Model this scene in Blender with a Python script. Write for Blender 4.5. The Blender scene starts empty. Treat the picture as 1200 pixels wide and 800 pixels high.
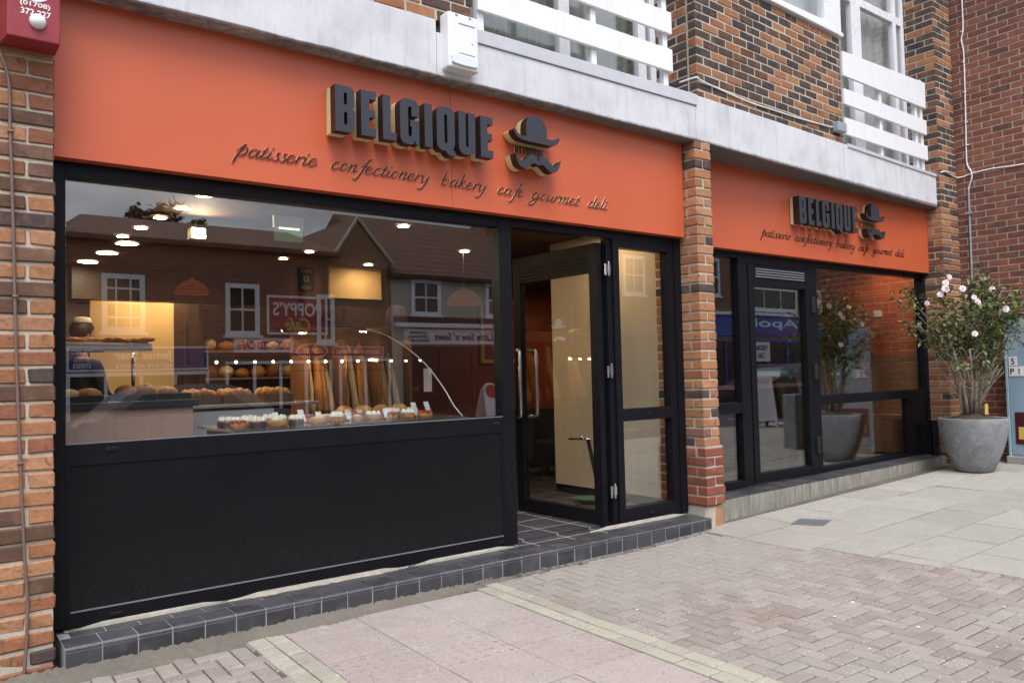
import bpy, bmesh, math, random
from mathutils import Vector, Matrix
random.seed(7)
PI = math.pi
sc = bpy.context.scene
COL = sc.collection

# ------------------------------------------------------------------ materials
class NT:
    """small helper round a node tree"""
    def __init__(s, tree): s.t = tree; s.n = tree.nodes; s.l = tree.links
    def new(s, typ, **kw):
        nd = s.n.new(typ)
        for k, v in kw.items(): setattr(nd, k, v)
        return nd
    def set(s, sock, v):
        if hasattr(v, 'is_output') or isinstance(v, bpy.types.NodeSocket): s.l.new(v, sock)
        elif isinstance(v, (tuple, list)) and len(v) == 3 and sock.type == 'RGBA': sock.default_value = (*v, 1)
        else: sock.default_value = v
    def math(s, op, a, b=0.0, c=None):
        nd = s.new('ShaderNodeMath', operation=op)
        s.set(nd.inputs[0], a); s.set(nd.inputs[1], b)
        if c is not None: s.set(nd.inputs[2], c)
        return nd.outputs[0]
    def noise(s, scale, detail=4, rough=.55, vec=None, dist=0):
        nd = s.new('ShaderNodeTexNoise'); nd.inputs['Scale'].default_value = scale
        nd.inputs['Detail'].default_value = detail; nd.inputs['Roughness'].default_value = rough
        nd.inputs['Distortion'].default_value = dist
        if vec is not None: s.l.new(vec, nd.inputs['Vector'])
        return nd.outputs['Fac']
    def ramp(s, fac, stops, interp='LINEAR'):
        nd = s.new('ShaderNodeValToRGB'); cr = nd.color_ramp; cr.interpolation = interp
        while len(cr.elements) < len(stops): cr.elements.new(.5)
        for e, (p, c) in zip(cr.elements, stops):
            e.position = p; e.color = (*c, 1) if len(c) == 3 else c
        s.set(nd.inputs[0], fac); return nd.outputs[0]
    def mix(s, fac, a, b, mode='MIX'):
        nd = s.new('ShaderNodeMix', data_type='RGBA', blend_type=mode)
        s.set(nd.inputs[0], fac); s.set(nd.inputs[6], a); s.set(nd.inputs[7], b); return nd.outputs[2]
    def mapr(s, v, a, b, c, d):
        nd = s.new('ShaderNodeMapRange'); s.set(nd.inputs[0], v)
        for i, x in enumerate((a, b, c, d)): nd.inputs[i+1].default_value = x
        return nd.outputs[0]
    def pos(s): return s.new('ShaderNodeNewGeometry').outputs['Position']
    def island(s): return s.new('ShaderNodeNewGeometry').outputs['Random Per Island']
    def bump(s, h, strength=.3, dist=.01, normal=None):
        nd = s.new('ShaderNodeBump'); nd.inputs['Strength'].default_value = strength
        nd.inputs['Distance'].default_value = dist; s.l.new(h, nd.inputs['Height'])
        if normal is not None: s.l.new(normal, nd.inputs['Normal'])
        return nd.outputs[0]

def mat(name):
    m = bpy.data.materials.new(name); m.use_nodes = True
    t = NT(m.node_tree); t.n.clear()
    out = t.new('ShaderNodeOutputMaterial'); b = t.new('ShaderNodeBsdfPrincipled')
    t.l.new(b.outputs[0], out.inputs[0])
    return m, t, b, out

def plain(name, col, rough=.5, metal=0, var=.12, scale=30, bump=.0, spec=None, coat=0, fine=400):
    """a solid surface with slight mottling in colour and gloss"""
    m, t, b, o = mat(name)
    p = t.pos(); n = t.noise(scale, 5, .6, p); n2 = t.noise(scale*.13, 3, .5, p)
    k = t.math('ADD', t.math('MULTIPLY', n, .5), t.math('MULTIPLY', n2, .5))
    lo = tuple(c*(1-var) for c in col); hi = tuple(min(1, c*(1+var)) for c in col)
    t.set(b.inputs['Base Color'], t.ramp(k, [(.3, lo), (.7, hi)]))
    t.set(b.inputs['Roughness'], t.mapr(n, .3, .7, max(.02, rough-.06), min(1, rough+.06)))
    b.inputs['Metallic'].default_value = metal
    if spec is not None: b.inputs['Specular IOR Level'].default_value = spec
    if coat: b.inputs['Coat Weight'].default_value = coat; b.inputs['Coat Roughness'].default_value = .05
    if bump: t.set(b.inputs['Normal'], t.bump(t.noise(fine, 3, .6, p), bump, .002))
    return m

def brick_mat(name, stops, dirt=.42, bump=.85):
    """one fired clay colour per brick (island), mottled, with pits"""
    m, t, b, o = mat(name)
    r = t.island(); p = t.pos()
    base = t.ramp(r, stops, 'CONSTANT')
    n = t.noise(38, 6, .65, p); n2 = t.noise(9, 4, .6, p)
    dark = t.mix(t.mapr(n, .35, .7, 0, dirt), base, (.055, .04, .036))
    lite = t.mix(t.mapr(n2, .5, .8, 0, .35), dark, (.46, .27, .16))
    soot = t.noise(1.4, 5, .7, p)
    lite = t.mix(t.mapr(soot, .48, .72, 0, .38), lite, (.07,.055,.045))
    # burnt patches on some faces
    n3 = t.noise(14, 3, .5, p, 1.2)
    lite = t.mix(t.mapr(n3, .62, .7, 0, .55), lite, (.075, .05, .045))
    t.set(b.inputs['Base Color'], lite); b.inputs['Roughness'].default_value = .92
    b.inputs['Specular IOR Level'].default_value = .2
    h = t.math('ADD', t.math('MULTIPLY', t.noise(55, 6, .7, p), .7), t.math('MULTIPLY', t.noise(260, 3, .6, p), .3))
    t.set(b.inputs['Normal'], t.bump(h, bump, .008))
    return m

M = {}
OR1, OR2, OR3, OR4 = (.44,.205,.10), (.37,.155,.078), (.49,.25,.135), (.31,.125,.07)
DK1, DK2, DK3, DK4 = (.085,.06,.055), (.06,.05,.052), (.14,.075,.05), (.10,.065,.05)
M['brick_old'] = brick_mat('old_orange_brick', [(0, OR1), (.2, OR2), (.4, OR3), (.55, OR4), (.66, OR1), (.78, DK3), (.86, DK1), (.94, (.2,.11,.075))])
M['brick_mid'] = brick_mat('mid_orange_brick', [(0, OR3), (.22, OR1), (.5, (.42,.20,.11)), (.72, OR2), (.84, DK1), (.93, (.25,.12,.09))], .25)
M['brick_plinth'] = brick_mat('plinth_red_brick', [(0, (.27,.085,.055)), (.4, (.22,.075,.055)), (.7, (.32,.11,.075)), (.9, (.16,.075,.06))], .25)
M['brick_dark'] = brick_mat('dark_multi_brick', [(0, DK1), (.2, DK2), (.36, DK4), (.52, DK3), (.66, OR2), (.82, OR1), (.93, (.16,.07,.04))], .3)
M['brick_red'] = brick_mat('smooth_red_brick', [(0, (.20,.072,.048)), (.3, (.235,.085,.054)), (.6, (.17,.062,.046)), (.8, (.27,.10,.062)), (.93, (.13,.052,.042))], .22, .3)

def mortar_mat(name, col):
    m, t, b, o = mat(name); p = t.pos()
    n = t.noise(60, 6, .7, p); n2 = t.noise(4, 4, .6, p)
    c = t.ramp(t.math('ADD', t.math('MULTIPLY', n, .6), t.math('MULTIPLY', n2, .4)), [(.3, tuple(x*.6 for x in col)), (.62, col)])
    t.set(b.inputs['Base Color'], c); b.inputs['Roughness'].default_value = .95
    t.set(b.inputs['Normal'], t.bump(t.noise(140, 5, .7, p), .6, .006))
    return m
M['mortar'] = mortar_mat('sandy_mortar', (.56,.51,.41))
M['mortar_pale'] = mortar_mat('pale_mortar', (.41,.37,.33))
M['rubble'] = mortar_mat('crumbly_mortar_fillet', (.165,.148,.12))

def fascia_mat():
    m, t, b, o = mat('orange_fascia_paint'); p = t.pos()
    n = t.noise(1.1, 3, .5, p); n2 = t.noise(90, 3, .5, p)
    c = t.ramp(n, [(.3, (.52,.100,.038)), (.7, (.565,.114,.045))])
    # faint vertical streaks of grime
    mp = t.new('ShaderNodeMapping'); mp.inputs['Scale'].default_value = (14, 1, .5); t.l.new(p, mp.inputs[0])
    st = t.noise(2.2, 4, .6, mp.outputs[0])
    c = t.mix(t.mapr(st, .55, .85, 0, .16), c, (.38,.085,.055))
    t.set(b.inputs['Base Color'], c); t.set(b.inputs['Roughness'], t.mapr(n2, .3, .7, .34, .46))
    b.inputs['Specular IOR Level'].default_value = .5
    t.set(b.inputs['Normal'], t.bump(t.noise(2.5, 2, .5, p), .05, .02))
    return m
M['fascia'] = fascia_mat()
M['black'] = plain('black_powder_coat', (.008,.008,.0105), .42, 0, .2, 60, .08, .14)
M['black_panel'] = plain('black_aluminium_panel', (.006,.006,.0075), .36, 0, .25, 6, .05, .28)
def panel_mat():
    m, t, b, o = mat('scuffed_black_panel'); p = t.pos(); sx = t.new('ShaderNodeSeparateXYZ'); t.l.new(p, sx.inputs[0])
    n = t.noise(7, 7, .7, p); big = t.noise(1.6, 4, .6, p); sp = t.noise(60, 4, .75, p)
    low = t.mapr(t.math('ADD', sx.outputs[2], t.math('MULTIPLY', big, .35)), .20, .62, 1, 0)
    d = t.math('MULTIPLY', low, t.mapr(sp, .52, .72, .02, .17))
    c = t.mix(d, (.0062,.0062,.0078), (.16,.145,.12))
    c = t.mix(t.mapr(n, .58, .8, 0, .06), c, (.10,.10,.11))
    t.set(b.inputs['Base Color'], c); t.set(b.inputs['Roughness'], t.mapr(big, .3, .7, .27, .45)); b.inputs['Specular IOR Level'].default_value = .2
    t.set(b.inputs['Normal'], t.bump(big, .04, .03)); return m
M['black_panel'] = panel_mat()
def rail_mat():
    m, t, b, o = mat('weathered_white_boards'); p = t.pos()
    mp = t.new('ShaderNodeMapping'); mp.inputs['Scale'].default_value = (10,10,1.2); t.l.new(p, mp.inputs[0])
    st = t.noise(2.0, 6, .7, mp.outputs[0]); n = t.noise(24, 5, .7, p)
    c = t.mix(t.mapr(st, .52, .8, 0, .35), (.82,.82,.83), (.50,.49,.46)); c = t.mix(t.mapr(n, .66, .74, 0, .5), c, (.45,.43,.39))
    t.set(b.inputs['Base Color'], c); b.inputs['Roughness'].default_value = .45; t.set(b.inputs['Normal'], t.bump(n, .15, .003)); return m
M['rail_board'] = rail_mat()
M['gasket'] = plain('black_rubber', (.008,.008,.008), .7)
M['bead'] = plain('dull_grey_bead', (.16,.16,.18), .5)
M['letter'] = plain('charcoal_letter_face', (.030,.032,.043), .42, 0, .1, 40)
M['letter_side'] = plain('dark_brown_letter_return', (.020,.013,.011), .45, 0, .15, 40)
M['gold'] = plain('pale_brass_backing', (.74,.72,.42), .38, .25, .06, 25)
M['script'] = plain('dark_bronze_script', (.035,.016,.012), .22, .35, .1, 50)
M['cream_edge'] = plain('cream_letter_edge', (.85,.66,.42), .4)
M['steel'] = plain('brushed_steel', (.62,.62,.62), .22, 1, .08, 80)
M['white_paint'] = plain('white_gloss_paint', (.83,.83,.84), .35, 0, .04, 12)
M['white_upvc'] = plain('white_upvc', (.80,.80,.83), .3, 0, .04, 9)
M['white_plastic'] = plain('white_plastic', (.80,.80,.81), .35, 0, .03, 20)
M['grey_plastic'] = plain('grey_plastic', (.30,.33,.38), .5, 0, .08, 20)
M['cable_white'] = plain('white_cable', (.72,.72,.72), .5)
M['cable_brown'] = plain('brown_cable', (.16,.105,.085), .6)
M['red_box'] = plain('red_alarm_plastic', (.27,.024,.032), .42, 0, .1, 10)
M['white_print'] = plain('white_print', (.80,.78,.80), .6)
M['conduit'] = plain('grey_conduit', (.27,.30,.35), .5)

def concrete_mat():
    m, t, b, o = mat('weathered_pale_concrete'); p = t.pos()
    n = t.noise(3, 6, .65, p); sp = t.noise(170, 3, .8, p)
    c = t.ramp(n, [(.28, (.50,.505,.525)), (.5, (.62,.625,.645)), (.72, (.69,.695,.71))])
    c = t.mix(t.mapr(sp, .58, .72, 0, .55), c, (.17,.17,.18))
    sx = t.new('ShaderNodeSeparateXYZ'); t.l.new(p, sx.inputs[0])
    mp = t.new('ShaderNodeMapping'); mp.inputs['Scale'].default_value = (7, 7, .6); t.l.new(p, mp.inputs[0])
    st = t.noise(2.0, 5, .7, mp.outputs[0])
    c = t.mix(t.mapr(st, .53, .78, 0, .42), c, (.27,.265,.26))
    # soot on the underside edge (a real stain band along the drip edge)
    edge = t.mapr(t.math('ADD', sx.outputs[2], t.math('MULTIPLY', t.noise(14, 5, .7, p), .035)), 3.31, 3.335, 1, 0)
    c = t.mix(t.math('MULTIPLY', edge, .85), c, (.075,.055,.045))
    t.set(b.inputs['Base Color'], c); b.inputs['Roughness'].default_value = .9
    t.set(b.inputs['Normal'], t.bump(t.noise(120, 4, .7, p), .4, .004))
    return m
M['concrete'] = concrete_mat()
M['capping'] = plain('lead_grey_capping', (.52,.53,.56), .6, 0, .12, 8, .2)

def glass_mat(name, f0=.075, tint=(.97,.98,.975), rough=0.0):
    m, t, b, o = mat(name); t.n.remove(b)
    g = t.new('ShaderNodeNewGeometry')
    d = t.new('ShaderNodeVectorMath', operation='DOT_PRODUCT')
    t.l.new(g.outputs['Incoming'], d.inputs[0]); t.l.new(g.outputs['Normal'], d.inputs[1])
    c = t.math('ABSOLUTE', d.outputs['Value'])
    f = t.math('POWER', t.math('SUBTRACT', 1.0, c), 5.0)
    f = t.math('ADD', f0, t.math('MULTIPLY', f, 1-f0))
    tr = t.new('ShaderNodeBsdfTransparent'); tr.inputs[0].default_value = (*tint, 1)
    gl = t.new('ShaderNodeBsdfGlossy'); gl.inputs['Roughness'].default_value = rough
    # float glass is never quite flat: a very slow waviness
    t.set(gl.inputs['Normal'], t.bump(t.noise(.9, 1, .4, t.pos()), .03, .02))
    mx = t.new('ShaderNodeMixShader'); t.l.new(f, mx.inputs[0]); t.l.new(tr.outputs[0], mx.inputs[1]); t.l.new(gl.outputs[0], mx.inputs[2])
    t.l.new(mx.outputs[0], o.inputs[0])
    return m
M['glass'] = glass_mat('shop_glass', .135)
M['glass_thin'] = glass_mat('display_case_glass', .05)

def emit(name, col, s):
    m, t, b, o = mat(name); t.n.remove(b)
    e = t.new('ShaderNodeEmission'); e.inputs[0].default_value = (*col, 1); e.inputs[1].default_value = s
    t.l.new(e.outputs[0], o.inputs[0]); return m
M['lamp_warm'] = emit('downlight_glow', (1,.70,.38), 150)
M['lamp_cool'] = emit('bright_downlight_glow', (1,.78,.52), 60)
M['lamp_spot'] = emit('spot_glow', (1,.78,.48), 160)
M['lamp_case'] = emit('case_bulb_glow', (1,.72,.38), 160)
M['lamp_exit'] = emit('exit_sign_glow', (.22,.38,.18), .14)
M['lamp_exit_tube'] = emit('exit_sign_tube', (.6,.9,.45), 1.6)

def wood(name, a, b_, scale=(30, 30, .9), rough=.45):
    m, t, b, o = mat(name); p = t.pos()
    mp = t.new('ShaderNodeMapping'); mp.inputs['Scale'].default_value = scale; t.l.new(p, mp.inputs[0])
    n = t.noise(2.2, 6, .6, mp.outputs[0], .6); n2 = t.noise(.8, 3, .5, p)
    k = t.math('ADD', t.math('MULTIPLY', n, .75), t.math('MULTIPLY', n2, .25))
    t.set(b.inputs['Base Color'], t.ramp(k, [(.3, a), (.7, b_)])); b.inputs['Roughness'].default_value = rough
    return m
M['beech'] = wood('beech_veneer', (.66,.56,.42), (.76,.67,.53))
M['pink_wood'] = wood('pinkish_beech', (.58,.36,.27), (.68,.45,.35))
M['oak'] = wood('brown_oak_dado', (.21,.095,.045), (.30,.145,.07))
M['dark_wood'] = wood('dark_walnut', (.035,.018,.011), (.06,.032,.018))
M['warm_wall'] = plain('warm_ochre_wall', (.60,.42,.20), .7, 0, .1, 3)
M['ceiling_brown'] = plain('brown_shop_ceiling', (.08,.036,.018), .8, 0, .1, 3)
M['orange_wall'] = plain('burnt_orange_wall', (.30,.055,.016), .6, 0, .1, 3)
M['granite'] = plain('dark_granite_top', (.045,.045,.05), .2, 0, .4, 120)
M['white_gloss'] = plain('white_laminate', (.72,.76,.78), .3, 0, .04, 5)
M['crust'] = plain('golden_crust', (.50,.22,.06), .55, 0, .45, 40, .3, fine=120)
M['pale_crust'] = plain('floury_crust', (.62,.46,.26), .7, 0, .3, 30, .3, fine=120)
M['dark_crust'] = plain('dark_baked_crust', (.22,.085,.028), .5, 0, .4, 40, .3, fine=120)
M['choc'] = plain('chocolate_icing', (.06,.022,.012), .3, 0, .3, 40)
M['cream'] = plain('whipped_cream', (.80,.74,.62), .5, 0, .06, 30)
M['berry'] = plain('red_berry_glaze', (.35,.018,.02), .18, 0, .3, 60)
M['tag'] = plain('white_price_card', (.82,.82,.80), .6)
M['purple'] = plain('dark_purple_shade', (.05,.03,.06), .6)
M['orange_shade'] = emit('orange_lamp_shade_glow', (1,.24,.08), .045)
M['skin'] = plain('skin', (.42,.24,.17), .55)
M['hair'] = plain('dark_hair', (.012,.009,.008), .5)
M['black_cloth'] = plain('black_cloth', (.015,.015,.017), .9)
M['cap_white'] = plain('white_paper_hat', (.62,.60,.56), .8)
M['navy'] = plain('navy_blue_paint', (.02,.035,.22), .4)
M['mid_blue'] = plain('royal_blue_paint', (.03,.07,.42), .4)
M['maroon'] = plain('maroon_sign_paint', (.34,.022,.032), .4)
M['red_sign'] = plain('red_sign_paint', (.45,.03,.03), .5)
M['yellow'] = plain('yellow_sign_paint', (.62,.47,.10), .5)
M['black_paint'] = plain('black_paint', (.012,.012,.012), .5)
M['cream_render'] = plain('cream_render', (.50,.47,.38), .9, 0, .08, 4, .2)
M['window_dark'] = plain('dim_room_glass', (.02,.02,.022), .08, 0, .3, 2)
M['curtain'] = plain('net_curtain', (.62,.64,.63), .9, 0, .08, 12)
M['green_pipe'] = plain('green_tube', (.02,.27,.14), .4)
M['green_glass'] = plain('green_glass', (.06,.15,.08), .15)
M['pot'] = None

def pot_mat():
    m, t, b, o = mat('grey_stone_pot'); p = t.pos()
    n = t.noise(22, 7, .7, p); n2 = t.noise(5, 4, .6, p); s = t.noise(130, 3, .8, p)
    k = t.math('ADD', t.math('MULTIPLY', n, .5), t.math('MULTIPLY', n2, .5))
    c = t.ramp(k, [(.3, (.13,.135,.14)), (.5, (.235,.24,.25)), (.7, (.36,.365,.375))])
    c = t.mix(t.mapr(s, .62, .72, 0, .6), c, (.055,.055,.06))
    t.set(b.inputs['Base Color'], c); b.inputs['Roughness'].default_value = .85
    t.set(b.inputs['Normal'], t.bump(t.math('ADD', n, t.math('MULTIPLY', s, .5)), .35, .006)); return m
M['pot'] = pot_mat()
M['soil'] = plain('dark_soil', (.06,.042,.034), .95, 0, .5, 60, .8, fine=90)
M['bark'] = plain('pale_grey_bark', (.30,.255,.20), .9, 0, .3, 50, .5, fine=120)

def leaf_mat(name, a, b_, rough=.35):
    m, t, b, o = mat(name)
    t.set(b.inputs['Base Color'], t.ramp(t.island(), [(0, a), (.55, tuple((x+y)/2 for x, y in zip(a, b_))), (1, b_)]))
    b.inputs['Roughness'].default_value = rough; b.inputs['Specular IOR Level'].default_value = .4
    b.inputs['Subsurface Weight'].default_value = 0
    return m
M['leaf'] = leaf_mat('glossy_camellia_leaf', (.05,.08,.028), (.19,.225,.07))
M['leaf_yellow'] = leaf_mat('yellowing_leaf', (.25,.24,.03), (.38,.33,.05))
M['petal'] = leaf_mat('pink_white_petal', (.80,.60,.66), (.85,.80,.80), .6)
M['pollen'] = plain('yellow_stamens', (.65,.45,.06), .7)
M['tree_leaf'] = leaf_mat('tree_leaf', (.03,.05,.015), (.07,.09,.03), .6)

def paver(name, stops, grain=.5, stain=(.31,.285,.26), stain_amt=.65, wet=.9, fine=(.70,.68,.66), speck=.28):
    m, t, b, o = mat(name); p = t.pos(); r = t.island()
    c = t.ramp(r, stops)
    n = t.noise(6, 6, .7, p); g = t.noise(210, 3, .8, p); big = t.noise(1.3, 5, .65, p)
    c = t.mix(t.mapr(n, .35, .75, 0, .35), c, tuple(x*.75 for x in stops[0][1]))
    c = t.mix(t.mapr(big, .40, .70, 0, stain_amt), c, stain)
    c = t.mix(t.mapr(g, .60, .70, 0, speck), c, fine)
    c = t.mix(t.mapr(g, .42, .30, 0, .35), c, (.10,.09,.085))
    # scattered pale scuffs and dark gum spots
    v = t.noise(3.6, 5, .75, p, .8)
    c = t.mix(t.mapr(v, .64, .76, 0, .5), c, (.56,.55,.55))
    # hard white flecks and darker grit, trodden into the surface
    vo = t.new('ShaderNodeTexVoronoi'); vo.inputs['Scale'].default_value = 42; t.l.new(p, vo.inputs['Vector'])
    fl = t.math('MULTIPLY', t.mapr(vo.outputs['Distance'], .12, .20, 1, 0), t.mapr(t.noise(5, 3, .6, p), .42, .6, .1, .85))
    c = t.mix(fl, c, (.62,.61,.59))
    vo2 = t.new('ShaderNodeTexVoronoi'); vo2.inputs['Scale'].default_value = 27; t.l.new(p, vo2.inputs['Vector'])
    c = t.mix(t.mapr(vo2.outputs['Distance'], .10, .22, .55, 0), c, (.11,.10,.09))
    # trodden grey dirt spreading out from the shop doorway
    sx = t.new('ShaderNodeSeparateXYZ'); t.l.new(p, sx.inputs[0])
    dx = t.math('DIVIDE', t.math('SUBTRACT', sx.outputs[0], 3.9), 1.5); dy = t.math('DIVIDE', t.math('ADD', sx.outputs[1], .5), .95)
    rr_ = t.math('SQRT', t.math('ADD', t.math('MULTIPLY', dx, dx), t.math('MULTIPLY', dy, dy)))
    rr_ = t.math('ADD', rr_, t.math('MULTIPLY', t.math('SUBTRACT', t.noise(2.2, 6, .65, p), .5), 1.6))
    c = t.mix(t.mapr(rr_, .5, 1.35, .8, 0), c, (.275,.255,.225))
    mo = t.noise(2.7, 7, .72, p, .5)
    c = t.mix(t.mapr(mo, .55, .72, 0, .42), c, (.20,.185,.155))
    gum = t.noise(23, 1, .4, p)
    c = t.mix(t.mapr(gum, .76, .79, 0, .5), c, (.13,.12,.115))
    t.set(b.inputs['Base Color'], c); b.inputs['Roughness'].default_value = wet
    b.inputs['Specular IOR Level'].default_value = .25
    t.set(b.inputs['Normal'], t.bump(t.math('ADD', g, t.math('MULTIPLY', n, .6)), grain, .004)); return m
M['block'] = paver('pinkish_paving_block', [(0, (.222,.184,.160)), (.5, (.272,.230,.202)), (1, (.33,.288,.256))])
M['cream_block'] = paver('cream_paving_block', [(0, (.32,.30,.24)), (.5, (.37,.35,.28)), (1, (.42,.395,.32))], stain_amt=.25)
M['pink_slab'] = paver('pink_blister_slab', [(0, (.315,.262,.244)), (1, (.355,.302,.280))], stain=(.38,.352,.338), stain_amt=.4, grain=.3, speck=.12)
M['grey_slab'] = paver('grey_concrete_slab', [(0, (.295,.28,.245)), (.5, (.335,.318,.28)), (1, (.375,.357,.315))], stain=(.30,.287,.25), stain_amt=.4)
M['joint'] = plain('gritty_joint_sand', (.105,.09,.07), .95, 0, .4, 30, .5, fine=150)
M['asphalt'] = plain('asphalt', (.055,.055,.057), .9, 0, .25, 60, .4, fine=150)
M['kerbstone'] = plain('kerb_concrete', (.33,.32,.30), .9, 0, .15, 20, .3)
M['grit'] = plain('scattered_litter', (.62,.58,.52), .9)
M['metal_cover'] = plain('grey_metal_cover', (.16,.17,.19), .5, .3, .2, 60, .3)

def quarry_tile(name, a, b_):
    m, t, b, o = mat(name); p = t.pos()
    c = t.ramp(t.island(), [(0, a), (1, b_)]); n = t.noise(9, 6, .7, p); s = t.noise(45, 5, .7, p)
    c = t.mix(t.mapr(n, .48, .8, 0, .42), c, (.17,.165,.17))
    c = t.mix(t.mapr(s, .66, .78, 0, .5), c, (.40,.40,.41))
    t.set(b.inputs['Base Color'], c); t.set(b.inputs['Roughness'], t.mapr(n, .3, .7, .32, .55))
    t.set(b.inputs['Normal'], t.bump(t.noise(30, 3, .5, p), .15, .003)); return m
M['tile'] = quarry_tile('blue_black_quarry_tile', (.030,.030,.036), (.056,.056,.064))
M['grout'] = plain('pale_grey_grout', (.27,.27,.28), .9, 0, .3, 40)
M['sealant'] = plain('smeared_white_sealant', (.30,.28,.23), .8, 0, .3, 25, .5, fine=80)

def ext_brick(name, c1, c2, mort, scale=1.0):
    m, t, b, o = mat(name); p = t.pos()
    sx = t.new('ShaderNodeSeparateXYZ'); t.l.new(p, sx.inputs[0]); cb = t.new('ShaderNodeCombineXYZ')
    t.l.new(t.math('ADD', sx.outputs[0], sx.outputs[1]), cb.inputs[0]); t.l.new(sx.outputs[2], cb.inputs[1])
    br = t.new('ShaderNodeTexBrick'); t.l.new(cb.outputs[0], br.inputs['Vector'])
    br.inputs['Color1'].default_value = (*c1, 1); br.inputs['Color2'].default_value = (*c2, 1); br.inputs['Mortar'].default_value = (*mort, 1)
    br.inputs['Scale'].default_value = scale; br.inputs['Mortar Size'].default_value = .006; br.inputs['Brick Width'].default_value = .235
    br.inputs['Row Height'].default_value = .082; br.inputs['Bias'].default_value = -.1
    n = t.noise(5, 5, .6, p)
    t.set(b.inputs['Base Color'], t.mix(t.mapr(n, .4, .75, 0, .45), br.outputs['Color'], tuple(x*.5 for x in c1))); b.inputs['Roughness'].default_value = .9
    t.set(b.inputs['Normal'], t.bump(br.outputs['Fac'], -.4, .006)); return m
M['far_brick'] = ext_brick('street_red_brick', (.33,.115,.06), (.22,.08,.05), (.34,.26,.20))
M['far_brick2'] = ext_brick('street_brown_brick', (.28,.14,.08), (.19,.09,.06), (.3,.26,.2))
M['int_brick'] = ext_brick('painted_orange_brick', (.44,.095,.028), (.40,.085,.026), (.54,.18,.08), .62)
def roof_mat():
    m, t, b, o = mat('brown_clay_roof_tiles'); p = t.pos()
    w = t.new('ShaderNodeTexWave', wave_type='BANDS', bands_direction='Z', wave_profile='SAW'); w.inputs['Scale'].default_value = 1.6; w.inputs['Distortion'].default_value = .6; t.l.new(p, w.inputs['Vector'])
    n = t.noise(6, 5, .6, p)
    c = t.ramp(n, [(.3, (.10,.048,.03)), (.7, (.20,.10,.062))])
    t.set(b.inputs['Base Color'], t.mix(t.mapr(w.outputs['Fac'], .55, 1, 0, .85), c, (.03,.018,.014))); b.inputs['Roughness'].default_value = .9
    return m
M['roof'] = roof_mat()
def floor_tile():
    m, t, b, o = mat('black_floor_tiles'); p = t.pos()
    br = t.new('ShaderNodeTexBrick', offset=0.0); t.l.new(p, br.inputs['Vector'])
    br.inputs['Color1'].default_value = (.032,.032,.038, 1); br.inputs['Color2'].default_value = (.05,.05,.058, 1); br.inputs['Mortar'].default_value = (.30,.30,.31, 1)
    br.inputs['Scale'].default_value = 1; br.inputs['Mortar Size'].default_value = .007; br.inputs['Brick Width'].default_value = .345; br.inputs['Row Height'].default_value = .345
    t.set(b.inputs['Base Color'], br.outputs['Color']); t.set(b.inputs['Roughness'], t.mapr(t.noise(8, 5, .6, p), .3, .7, .25, .5)); return m
M['floor_tile'] = floor_tile()

# ------------------------------------------------------------------ geometry helpers
def loc_of(o):
    v = Vector((0, 0, 0))
    while o is not None: v += Vector(o.location); o = o.parent
    return v

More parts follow.
